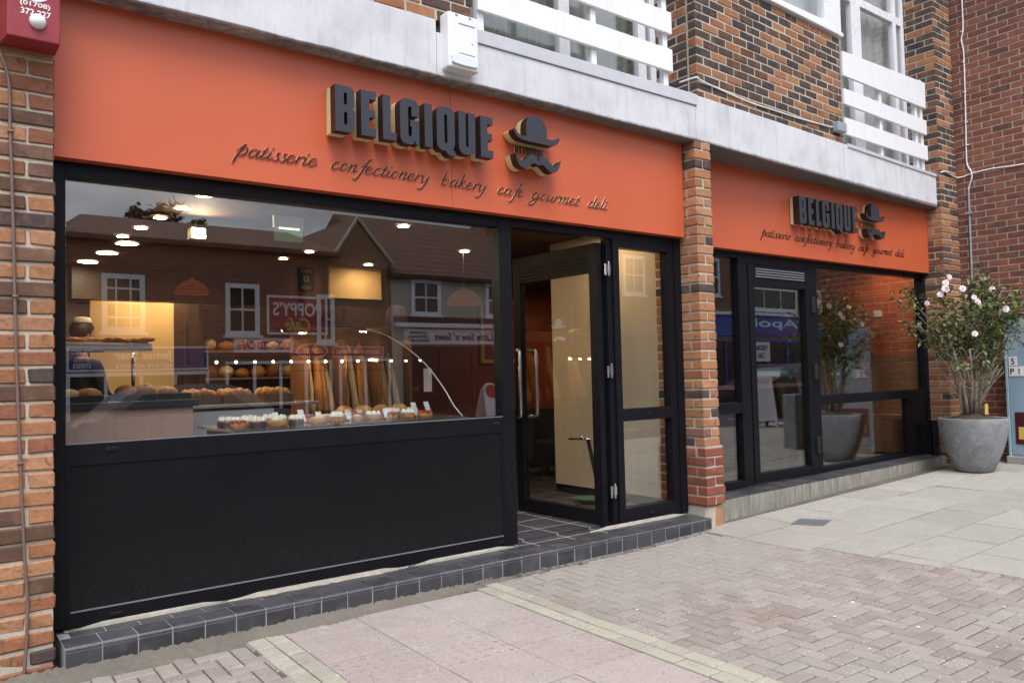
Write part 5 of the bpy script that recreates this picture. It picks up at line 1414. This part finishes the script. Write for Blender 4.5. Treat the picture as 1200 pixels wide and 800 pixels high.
b = MB(); b.box(9.62,9.89,.42,.86,.13,.62); b.build('box', 'oak', bn, bevel=.004); b = MB(); b.box(9.64,9.88,.44,.84,.016,.13); b.build('plinth', 'black', bn)
tb = thing('cafe_table', 'brown wooden bar table behind the closed right door', 'table', (7.9,1.5,.016))
b = MB(); b.box(6.7,8.9,1.3,1.7,1.02,1.06); b.build('tabletop', 'oak', tb, bevel=.004)
for xx in (6.8,8.8): b = MB(); b.box(xx-.04,xx+.04,1.45,1.55,.016,1.02); b.build('leg', 'black', tb)
m = MB(); m.tube([(7.52,1.15,1.212),(8.20,1.15,1.205)], .026, 12); m.tube([(7.44,1.15,1.213),(7.52,1.15,1.212)], .0265, 12, 1)
m.tube([(8.1,1.15,1.20),(8.1,1.35,1.07)], .01, 6, 1); m.tube([(7.6,1.15,1.20),(7.6,1.35,1.07)], .01, 6, 1)
tag(m.build('rail_tube', ['green_pipe','white_plastic'], None, smooth=True), 'green tube with white end lying behind the glass of the closed right door', 'tube')
# downlights
def downlight(x, y, r, m_, lab):
    t = thing('downlight', lab, 'ceiling light', (x, y, 2.64), 'recessed ceiling downlights')
    b = MB(); b.lathe([(r,0),(r+.018,.0),(r+.018,.008),(r,.008),(r,0)], (x,y,2.638), 20, cap=False); b.build('ring', 'white_plastic', t)
    b = MB(); b.lathe([(r,-.001),(r,0)], (x,y,2.642), 20); b.build('lamp', m_, t)
dl = [(1.13,1.29,.05,0),(1.10,1.815,.05,0),(1.055,2.29,.05,0),(1.025,2.84,.05,0),(.98,3.36,.05,0),(1.10,3.76,.10,1),(1.05,4.47,.10,1),(.99,5.23,.10,1),(2.78,4.0,.045,0),(2.84,3.4,.045,0),(2.98,1.61,.05,0),(4.29,2.56,.05,0),(2.35,6.25,.07,0),(1.75,6.2,.08,0),(3.85,4.0,.05,0),(7.6,4.4,.05,0),(8.2,2.6,.05,0),(9.55,.62,.048,0),(4.50,.75,.055,0),(-.2,2.0,.05,0)]  # the one beside the orange brick wall is an added, unseen lamp brightening it
for i, (x, y, r, kd) in enumerate(dl):
    downlight(x, y, r, 'lamp_cool' if kd else 'lamp_warm', 'lit round recessed ceiling light in the brown shop ceiling')
sp = thing('spot_lamp', 'bright square spot lamp under the ceiling in the upper left of the big window', 'spotlight', (1.31,2.1,2.5))
b = MB(); b.box(1.25,1.37,2.10,2.20,2.46,2.55); b.build('housing', 'black', sp); b = MB(); b.add([(1.255,2.098,2.465),(1.365,2.098,2.465),(1.365,2.098,2.545),(1.255,2.098,2.545)], [(0,1,2,3)]); b.build('lamp', 'lamp_spot', sp)
b = MB(); b.tube([(1.31,2.15,2.55),(1.31,2.15,2.65)], .01, 8); b.build('stem', 'black', sp)
ex = thing('exit_sign', 'glowing green exit sign hanging from the ceiling in the big window', 'exit sign', (1.95,1.74,2.44))
b = MB(); b.box(1.83,2.07,1.74,1.77,2.44,2.55); b.build('panel', 'lamp_exit', ex); b = MB(); b.box(1.86,2.04,1.733,1.739,2.535,2.549); b.build('tube', 'lamp_exit_tube', ex); b = MB(); b.box(1.82,2.08,1.735,1.775,2.55,2.65); b.build('housing', 'white_plastic', ex)
for i in range(9):
    x = 1.35+i*.155; m = MB(); m.blob((x,1.78,1.42), .009, 8, 1); m.tube([(x,1.78,1.43),(x,1.78,1.475)], .004, 6)
    tag(m.build('bulb', ['black','lamp_case'], None, smooth=True), 'tiny glowing bulb in the row over the bread shelf', 'bulb', 'row of tiny bulbs over the bread')
m = MB(); m.tube([(1.3,1.78,1.48),(2.65,1.78,1.48)], .008, 8); tag(m.build('light_rail', 'black', None), 'thin black rail carrying a row of tiny bulbs above the bread', 'light rail')

# ================================================================== ACROSS THE STREET (seen mirrored in the glass)
OY = -15.0
def house(name, label, x0, x1, z1, wallm, ridge_z, wins, sashm='white_paint', depth=7, hip=0, chimney=None):
    t = thing(name, label, 'building', ((x0+x1)/2, OY, 0))
    b = MB(); b.box(x0, x1, OY-depth, OY, -.3, z1); b.build('wall', wallm, t)
    b = MB(); e = .25; ry = OY-depth/2
    A = [(x0-.1,OY+e,z1),(x1+.1,OY+e,z1),(x1+.1,OY-depth-e,z1),(x0-.1,OY-depth-e,z1),(x0-.1+hip,ry,ridge_z),(x1+.1,ry,ridge_z)]
    A += [(x, y, z-.12) for x, y, z in A[:4]]
    b.add(A, [(0,1,5,4),(2,3,4,5),(3,0,4),(1,2,5),(6,7,1,0),(7,8,2,1),(8,9,3,2),(9,6,0,3),(9,8,7,6)]); rf = b.build('roof', 'roof', t)
    if chimney: b = MB(); b.box(chimney-.3, chimney+.3, ry-.4, ry+.3, ridge_z-.5, ridge_z+.75); b.build('chimney', 'far_brick', rf)
    for (wx0, wx1, wz0, wz1, nx, nz) in wins:
        f = MB(); w_ = .11
        for q in ((wx0,wx0+w_,wz0,wz1),(wx1-w_,wx1,wz0,wz1),(wx0+w_,wx1-w_,wz0,wz0+w_),(wx0+w_,wx1-w_,wz1-w_,wz1)): f.box(q[0],q[1],OY+.002,OY+.06,q[2],q[3])
        for i in range(1, nx): x = wx0+(wx1-wx0)*i/nx; f.box(x-.018,x+.018,OY+.01,OY+.045,wz0+w_,wz1-w_)
        for i in range(1, nz): z = wz0+(wz1-wz0)*i/nz; f.box(wx0+w_,wx1-w_,OY+.008,OY+.05,z-.022,z+.022)
        f.box(wx0-.06,wx1+.06,OY+.002,OY+.12,wz0-.07,wz0-.002)
        fr = f.build('window', sashm, t); p = MB(); p.box(wx0+.05,wx1-.05,OY+.003,OY+.012,wz0+.05,wz1-.05); p.build('pane', 'window_dark', fr)
    return t
def shopwin(t, x0, x1, z1, n, frame='white_paint', z0=.35):
    f = MB()
    f.box(x0,x1,OY+.002,OY+.08,z0-.5,z0); f.box(x0,x1,OY+.002,OY+.08,z1-.08,z1)
    for i in range(n+1): x = x0+(x1-x0-.07)*i/n; f.box(x,x+.07,OY+.003,OY+.075,z0,z1-.08)
    fr = f.build('shop_window', frame, t); p = MB(); p.box(x0+.02,x1-.02,OY+.003,OY+.02,z0,z1-.05); p.build('pane', 'window_dark', fr)
def sign(name, label, x0, x1, z0, z1, texts, board, rim=None, y=OY, lift=.05):
    t = thing(name, label, 'shop sign', ((x0+x1)/2, y, z0))
    b = MB(); b.box(x0,x1,y+.002,y+lift,z0,z1); b.build('board', board, t)
    if rim:
        b = MB(); r_ = min(.06, (z1-z0)*.08)
        for q in ((x0,x1,z1-r_,z1),(x0,x1,z0,z0+r_),(x0,x0+r_,z0+r_,z1-r_),(x1-r_,x1,z0+r_,z1-r_)): b.box(q[0],q[1],y+lift,y+lift+.02,q[2],q[3])
        b.build('rim', rim, t)
    for (s, fx, fz, wd, ht, col, shear) in texts:
        b = MB(); add_text(b, s, x0+(x1-x0)*fx, z0+(z1-z0)*fz, y+lift+.002, wd, ht, face=1, depth=.012, shear=shear, bold=.015); b.build('lettering', col, t)
    return t
h1 = house('brick_shop', 'red brick building with sash windows and cafe signs across the street', 1.98, 8.55, 4.62, 'far_brick', 5.75,
      [(2.86,3.76,2.45,3.76,3,4),(5.62,6.46,2.40,3.68,2,2),(8.0,8.5,2.2,3.5,2,2)], hip=1.1)
h0 = house('brick_parapet_shop', 'flat parapet brick shop to the left of the estate agent across the street', -9.0, 1.93, 4.55, 'far_brick', 4.56, [(-.4,.5,2.45,3.76,3,4),(-3.6,-2.7,2.45,3.76,3,4)])
shopwin(h1, 2.15, 5.2, 1.52, 4); shopwin(h1, 5.6, 8.4, 1.75, 4); shopwin(h0, -3.5, 1.8, 1.9, 5)
sign('street_sign', 'dark blue estate agent fascia sign with white lettering across the street', 2.15, 5.19, 1.55, 2.12, [('James Sear', .52, .60, 1.25, .26, 'white_print', 0), ('ESTATE AGENTS', .52, .2, 1.2, .09, 'white_print', 0), ('TEL NO\n01992\n550055', .10, .5, .42, .42, 'white_print', 0)], 'navy', 'white_print')
sign('street_sign', 'maroon cafe sign with white border on the upper brick wall across the street', 6.64, 8.29, 2.43, 3.43, [('POPPY\'S', .5, .66, 1.32, .36, 'white_print', 0), ('Cafe', .5, .27, .68, .34, 'yellow', .35)], 'maroon', 'white_print')
sign('street_sign', 'black hanging sign with a yellow cup and OPEN lettering across the street', 7.50, 7.93, 3.58, 4.18, [('POPPY\'S', .5, .84, .3, .07, 'yellow', 0), ('OPEN', .5, .14, .28, .09, 'yellow', 0), ('o', .5, .5, .16, .16, 'yellow', 0)], 'black_paint')
sign('street_sign', 'white menu board with red lettering under the maroon cafe sign across the street', 5.75, 7.38, 1.93, 2.38, [('LICENSED CAFE', .5, .5, 1.35, .2, 'red_sign', 0)], 'white_print', 'red_sign')
sign('street_sign', 'long red and white sign saying poppys hot food beside the brick shop across the street', 8.42, 9.93, 1.83, 2.12, [('BREAKFAST - HOT MEALS', .5, .5, 1.3, .12, 'white_print', 0)], 'red_sign', 'white_print')
ov = thing('street_sign', 'oval red sign with white rim beneath the maroon cafe sign across the street', 'shop sign', (7.85,OY,2.0))
b = MB(); b.prism([(7.85+.43*math.cos(2*PI*i/32), 2.0+.20*math.sin(2*PI*i/32)) for i in range(32)], lambda x, y, d: (x, d, y), OY+.10, OY+.004); b.build('rim', 'white_print', ov)
b = MB(); b.prism([(7.85+.39*math.cos(2*PI*i/32), 2.0+.165*math.sin(2*PI*i/32)) for i in range(32)], lambda x, y, d: (x, d, y), OY+.12, OY+.101); b.build('board', 'red_sign', ov)
b = MB(); add_text(b, 'POPPY\'S', 7.85, 2.0, OY+.122, .52, .14, face=1, depth=.01); b.build('lettering', 'white_print', ov)
# gabled wing and cream house
gw = thing('gabled_house', 'narrow gabled brick house with pale barge boards across the street', 'building', (9.4,OY,0))
b = MB(); b.box(8.56,10.22,OY-7,OY-.05,-.3,4.5); b.prism([(8.56,4.5),(10.22,4.5),(9.25,5.55)], lambda x, y, d: (x, d, y), OY-.05, OY-7); b.build('wall', 'far_brick2', gw)
b = MB()
for (xa, za, xb, zc) in ((8.46,4.42,9.25,5.62),(9.25,5.62,10.32,4.42)):
    b.add([(xa,OY+.02,za),(xb,OY+.02,zc),(xb,OY+.02,zc+.12),(xa,OY+.02,za+.12),(xa,OY-.06,za),(xb,OY-.06,zc),(xb,OY-.06,zc+.12),(xa,OY-.06,za+.12)], [(0,1,2,3),(5,4,7,6),(0,4,5,1),(3,2,6,7),(1,5,6,2),(4,0,3,7)])
b.build('barge_board', 'cream_render', gw)
b = MB()
for (xa, za, xb, zc) in ((8.46,4.42,9.25,5.62),(9.25,5.62,10.32,4.42)):
    b.add([(xa,OY-.07,za+.03),(xb,OY-.07,zc+.03),(xb,OY-.07,zc+.1),(xa,OY-.07,za+.1),(xa,OY-7,za+.03),(xb,OY-7,zc+.03),(xb,OY-7,zc+.1),(xa,OY-7,za+.1)], [(0,1,2,3),(5,4,7,6),(0,4,5,1),(3,2,6,7),(1,5,6,2),(4,0,3,7)])
b.build('roof', 'roof', gw)
shopwin(gw, 8.6, 10.15, 1.8, 2)
h2 = house('cream_shop', 'cream rendered shop with brown tiled roof and two sash windows across the street', 10.25, 17.0, 4.18, 'cream_render', 6.5, [(10.88,11.87,3.02,4.06,2,2),(13.5,14.4,3.02,4.08,2,2),(15.6,16.5,3.02,4.08,2,2)], chimney=16.2)
b = MB(); b.box(10.3,16.9,OY+.002,OY+.18,2.68,2.80); b.build('shop_cornice', 'white_paint', h2); b = MB(); b.box(10.3,16.9,OY+.002,OY+.12,2.80,2.98); b.build('lead_flashing', 'black_paint', h2)
shopwin(h2, 10.6, 14.2, 2.15, 3, 'black_paint'); shopwin(h2, 14.4, 16.8, 2.15, 3, 'black_paint')
sign('street_sign', 'white shop sign with purple sewing shop lettering across the street', 10.62, 14.05, 2.2, 2.63, [('Little Sew n\' Sews', .60, .52, 2.1, .24, 'purple', .15), ('ALTERATIONS\nCURTAINS MADE\nBEDDING & MORE', .135, .5, .72, .30, 'bead', 0)], 'white_print')
h3 = house('brick_terrace', 'tall brown brick terrace with wide white windows over the blue shop across the street', 17.1, 40.0, 6.3, 'far_brick2', 8.2, [(24.4,25.4,4.2,5.7,2,2),(27.1,30.75,3.7,4.7,3,1),(31.8,32.8,3.6,4.75,2,2),(19.5,20.6,4.0,5.4,2,2),(21.9,23.0,4.0,5.4,2,2),(34.5,35.5,3.8,5.2,2,2)])
b = MB(); b.box(24.0,33.0,OY+.002,OY+.22,3.46,3.58); b.build('shop_cornice', 'white_paint', h3)
shopwin(h3, 24.2, 32.6, 2.45, 6, 'mid_blue'); shopwin(h3, 18.0, 23.6, 2.6, 4, 'black_paint')
sign('street_sign', 'royal blue shop fascia with white and red lettering across the street', 24.1, 32.8, 2.62, 3.45, [('Apollo', .50, .60, 4.6, .50, 'white_print', 0), ('DRY CLEANERS', .50, .13, 3.4, .1, 'red_sign', 0)], 'mid_blue')
m = MB(); m.box(27.3,28.5,OY+.085,OY+.10,1.55,2.35); b = thing('window_poster', 'white poster in the window of the blue shop across the street', 'poster', (27.9,OY+.09,1.55)); m.build('sheet', 'white_print', b)
m = MB(); add_text(m, 'WEDDING\nCARS', 27.9, 1.95, OY+.102, .9, .55, face=1, depth=.006, bold=.02); m.build('lettering', 'black_paint', b)
# trees beyond the roofs
def tree(x, y, z1, R, label):
    t = thing('tree', label, 'tree', (x, y, -.4)); b = MB(); b.tube([(x,y,-.4),(x+.1,y,z1*.5),(x,y+.1,z1-R*.4)], [.25,.18,.08], 8)
    rd = random.Random(int(x*10)); 
    for i in range(7): a = rd.uniform(0,6.28); b.tube([(x,y,z1-R*1.5),(x+math.cos(a)*R*.8,y+math.sin(a)*R*.8,z1-R*.5+rd.uniform(-.4,.6))], [.08,.03], 6)
    b.build('trunk', 'bark', t); c = MB()
    cl = [(Vector((rd.gauss(0,.5),rd.gauss(0,.5),rd.gauss(0,.42)))*R, rd.uniform(.25,.45)*R) for _ in range(22)]
    for ctr, r in cl:
        for _ in range(70):
            p = Vector((x,y,z1-R*.3))+ctr+Vector((rd.gauss(0,1),rd.gauss(0,1),rd.gauss(0,1)))*r*.55
            leafm(c, p, Vector((rd.uniform(-1,1),rd.uniform(-1,1),rd.uniform(-1,1))), Vector((0,0,1)), .28, .2)
    c.build('crown', 'tree_leaf', t)
tree(8.3, -33, 8.5, .8, 'round leafy tree beyond the brick shop roof across the street'); tree(10.2, -33.5, 8.3, .6, 'smaller leafy tree beyond the roofs, to the right of the round one'); tree(46, -30, 9.5, 3, 'broad leafy tree beyond the far end of the brown terrace')
# A-boards, bollard, guard rail and a parked car
def aboard(name, x, y, rz, frame, face, label, w=.6, h=1.05, text=None):
    z = gz(x) if y > -5 else (0 if y < -11.2 else gz(x)); t = thing(name, label, 'A-board', (x, y, z)); R = Matrix.Rotation(rz, 3, 'Z')
    def q(u, s, hh): v = R @ Vector((u, s*(.24*(1-hh/h)+.012), 0)); return (x+v.x, y+v.y, z+hh)
    for s in (1, -1):
        b = MB()
        for (u0, u1, h0, h1_) in ((-w/2,-w/2+.05,0,h),(w/2-.05,w/2,0,h),(-w/2+.05,w/2-.05,h-.06,h),(-w/2+.05,w/2-.05,.14,.2)):
            P = [q(u0,s,h0),q(u1,s,h0),q(u1,s,h1_),q(u0,s,h1_)]; v = R @ Vector((0,.022*s,0)); b.add(P+[(a+v.x,c+v.y,d) for a,c,d in P], [(0,1,2,3),(5,4,7,6),(0,4,5,1),(1,5,6,2),(2,6,7,3),(3,7,4,0)])
        b.build('frame', frame, t)
        b = MB(); P = [q(-w/2+.05,s,.2),q(w/2-.05,s,.2),q(w/2-.05,s,h-.06),q(-w/2+.05,s,h-.06)]; v = R @ Vector((0,.012*s,0)); b.add(P+[(a+v.x,c+v.y,d) for a,c,d in P], [(0,1,2,3),(5,4,7,6),(0,4,5,1),(1,5,6,2),(2,6,7,3),(3,7,4,0)]); b.build('panel', face, t)
    return t
aboard('pavement_board', 13.65, -5.0, .5, 'white_paint', 'white_gloss', 'white framed A-board on the near pavement reflected in the right shop')
aboard('pavement_board', 14.25, -4.75, .2, 'black_paint', 'black_paint', 'black A-board beside the white one reflected in the right shop door')
pa_ = thing('pavement_board', 'white arched A-board with a red top outside the brick shop across the street', 'A-board', (12.6,-13.6,0))
for s in (1, -1):
    b = MB(); b.prism([(-.32,0),(.32,0),(.26,.78)]+[(.26*math.cos(a), .78+.26*math.sin(a)) for a in [PI*k/10 for k in range(1,10)]]+[(-.26,.78)], lambda x, y, d: (12.6+x, -13.6+s*(d+.28*(1-y/1.04)), y), .0, .03); b.build('panel', 'white_print', pa_)
b = MB(); b.prism([(.21*math.cos(a), .80+.19*math.sin(a)) for a in [2*PI*k/20 for k in range(20)]], lambda x, y, d: (12.6+x, -13.6+(d+.28*(1-y/1.04)), y), .034, .04); b.build('emblem', 'red_sign', pa_)
m = MB(); m.cbox(10.02,10.32,-1.98,-1.76,.0,.86,.012); tag(m.build('stone_bollard', 'pot', None), 'square grey granite bollard on the pavement reflected in the closed right door', 'bollard')
gr_ = thing('guard_rail', 'black pedestrian guard rail along the far kerb across the street', 'railing', (22,-11.6,0))
b = MB(); b.box(17,29,-11.62,-11.58,.95,1.0); b.box(17,29,-11.62,-11.58,.12,.17); b.build('rail', 'black_paint', gr_)
b = MB()
for i in range(90): x = 17.05+i*.133; b.box(x,x+.014,-11.607,-11.593,.17,.95)
b.build('bars', 'black_paint', gr_)
for i in range(7): x = 17+i*2; b = MB(); b.box(x-.03,x+.03,-11.63,-11.57,0,1.02); b.build('post', 'black_paint', gr_)
M['car_blue'] = plain('dark_blue_car_paint', (.018,.025,.06), .25, .2, .1, 20, 0, None, 1)
M['car_silver'] = plain('silver_car_paint', (.35,.36,.38), .3, .5, .1, 20, 0, None, 1)
def car(x, y, paint, label):
    z = gz(x)-.11; t = thing('parked_car', label, 'car', (x, y, z), 'cars parked across the road')
    prof = [(-2.0,.30),(-2.05,.55),(-2.0,.78),(-1.2,.92),(-.55,1.40),(.95,1.44),(1.65,1.02),(2.0,.95),(2.08,.6),(2.02,.30)]
    b = MB(); P = cat(prof, False, 4)
    def fn(px, pz, d): k = 1 if pz < .95 else 1-.22*min(1, (pz-.95)/.5); return (x+px, y+d*k, z+pz)
    b.prism(P[::-1], fn, -.85, .85); b.build('body', paint, t, smooth=.6)
    for s in (-1, 1):
        g = MB(); g.prism([(-1.0,.96),(1.35,1.0),(.85,1.34),(-.5,1.32)], lambda px, pz, d: (x+px, y+s*(d*(1-.22*min(1,max(0,(pz-.95)/.5)))+.0), z+pz), .856, .84); g.build('side_window', 'window_dark', t)
        for wx in (-1.28, 1.28):
            wb = MB(); wb.tube([(x+wx,y+s*.70,z+.31),(x+wx,y+s*.87,z+.31)], .31, 20); wh = wb.build('wheel', 'gasket', t, smooth=.6); rb = MB(); rb.tube([(x+wx,y+s*.86,z+.31),(x+wx,y+s*.88,z+.31)], .19, 16); rb.build('rim', 'steel', wh, smooth=.6)
        hb = MB(); hb.box(x-2.06,x-1.96,y+s*.5-.15,y+s*.5+.15,z+.58,z+.72); hb.build('headlight', 'white_gloss', t, bevel=.02)
car(21.5, -9.9, 'car_blue', 'dark blue hatchback parked before the blue shop across the road'); car(3.0, -10.1, 'car_silver', 'silver hatchback parked before the brick cafe across the road'); 

# ================================================================== LIGHT, SKY, CAMERA
wd = bpy.data.worlds.new('World'); sc.world = wd; wd.use_nodes = True
t = NT(wd.node_tree); t.n.clear(); out = t.new('ShaderNodeOutputWorld'); bg = t.new('ShaderNodeBackground'); t.l.new(bg.outputs[0], out.inputs[0])
EL, AZ = math.radians(60), math.radians(205)
sky = t.new('ShaderNodeTexSky', sky_type='NISHITA'); sky.sun_disc = False; sky.sun_elevation = EL; sky.sun_rotation = AZ; sky.dust_density = 4; sky.air_density = 1.0; sky.ozone_density = 1.0
hsv = t.new('ShaderNodeHueSaturation'); hsv.inputs['Saturation'].default_value = .30; t.l.new(sky.outputs[0], hsv.inputs['Color'])
tc = t.new('ShaderNodeTexCoord'); mp = t.new('ShaderNodeMapping'); mp.inputs['Scale'].default_value = (1.6,1.6,3.6); t.l.new(tc.outputs['Generated'], mp.inputs[0])
cl = t.noise(1.5, 8, .58, mp.outputs[0], .4)
colr = t.ramp(cl, [(.30, (.55,.60,.72)), (.52, (.95,.98,1.05)), (.70, (1.5,1.5,1.5))])
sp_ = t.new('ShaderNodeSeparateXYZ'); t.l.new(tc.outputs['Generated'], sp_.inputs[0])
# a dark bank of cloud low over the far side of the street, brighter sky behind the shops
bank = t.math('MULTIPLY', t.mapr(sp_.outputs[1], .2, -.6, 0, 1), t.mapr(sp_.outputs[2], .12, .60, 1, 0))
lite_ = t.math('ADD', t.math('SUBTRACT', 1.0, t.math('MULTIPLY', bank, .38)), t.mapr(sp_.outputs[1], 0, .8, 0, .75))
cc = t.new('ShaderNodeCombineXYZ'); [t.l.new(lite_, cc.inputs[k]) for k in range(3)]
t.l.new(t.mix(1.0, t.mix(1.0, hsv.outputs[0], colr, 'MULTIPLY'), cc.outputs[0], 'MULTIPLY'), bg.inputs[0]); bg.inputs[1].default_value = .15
sun = bpy.data.lights.new('sun', 'SUN'); sun.energy = 1.0; sun.angle = math.radians(25); sun.color = (1,.96,.90)
so = bpy.data.objects.new('sun', sun); COL.objects.link(so)
# the sun stands high behind the photographer, veiled by cloud
dirv = Vector((math.sin(AZ)*math.cos(EL), math.cos(AZ)*math.cos(EL), math.sin(EL)))
so.rotation_euler = dirv.to_track_quat('Z', 'Y').to_euler()

cam = bpy.data.cameras.new('camera'); co = bpy.data.objects.new('camera', cam); COL.objects.link(co); sc.camera = co
cam.sensor_width = 36; cam.lens = 27.82; cam.clip_end = 2000; cam.clip_start = .05
R_ = Vector((.794796971931426,-.6064121151305827,-.02370907065848459)); U_ = Vector((-.005970410554305333,-.046878756342678636,.9988827440703824)); F_ = Vector((.6068460493456715,.7937674274160011,.04087962288150636))
co.matrix_world = Matrix(((R_.x,U_.x,-F_.x,-.6123276),(R_.y,U_.y,-F_.y,-4.683),(R_.z,U_.z,-F_.z,1.2719316),(0,0,0,1)))

sc.render.engine = 'CYCLES'
sc.cycles.use_denoising = True
sc.cycles.max_bounces = 12; sc.cycles.transparent_max_bounces = 24; sc.cycles.diffuse_bounces = 4; sc.cycles.glossy_bounces = 6
sc.cycles.caustics_reflective = False; sc.cycles.caustics_refractive = False; sc.cycles.sample_clamp_indirect = 6
sc.view_settings.view_transform = 'Standard'; sc.view_settings.look = 'None'; sc.view_settings.gamma = 1; sc.view_settings.exposure = .90
sc.view_settings.use_curve_mapping = False
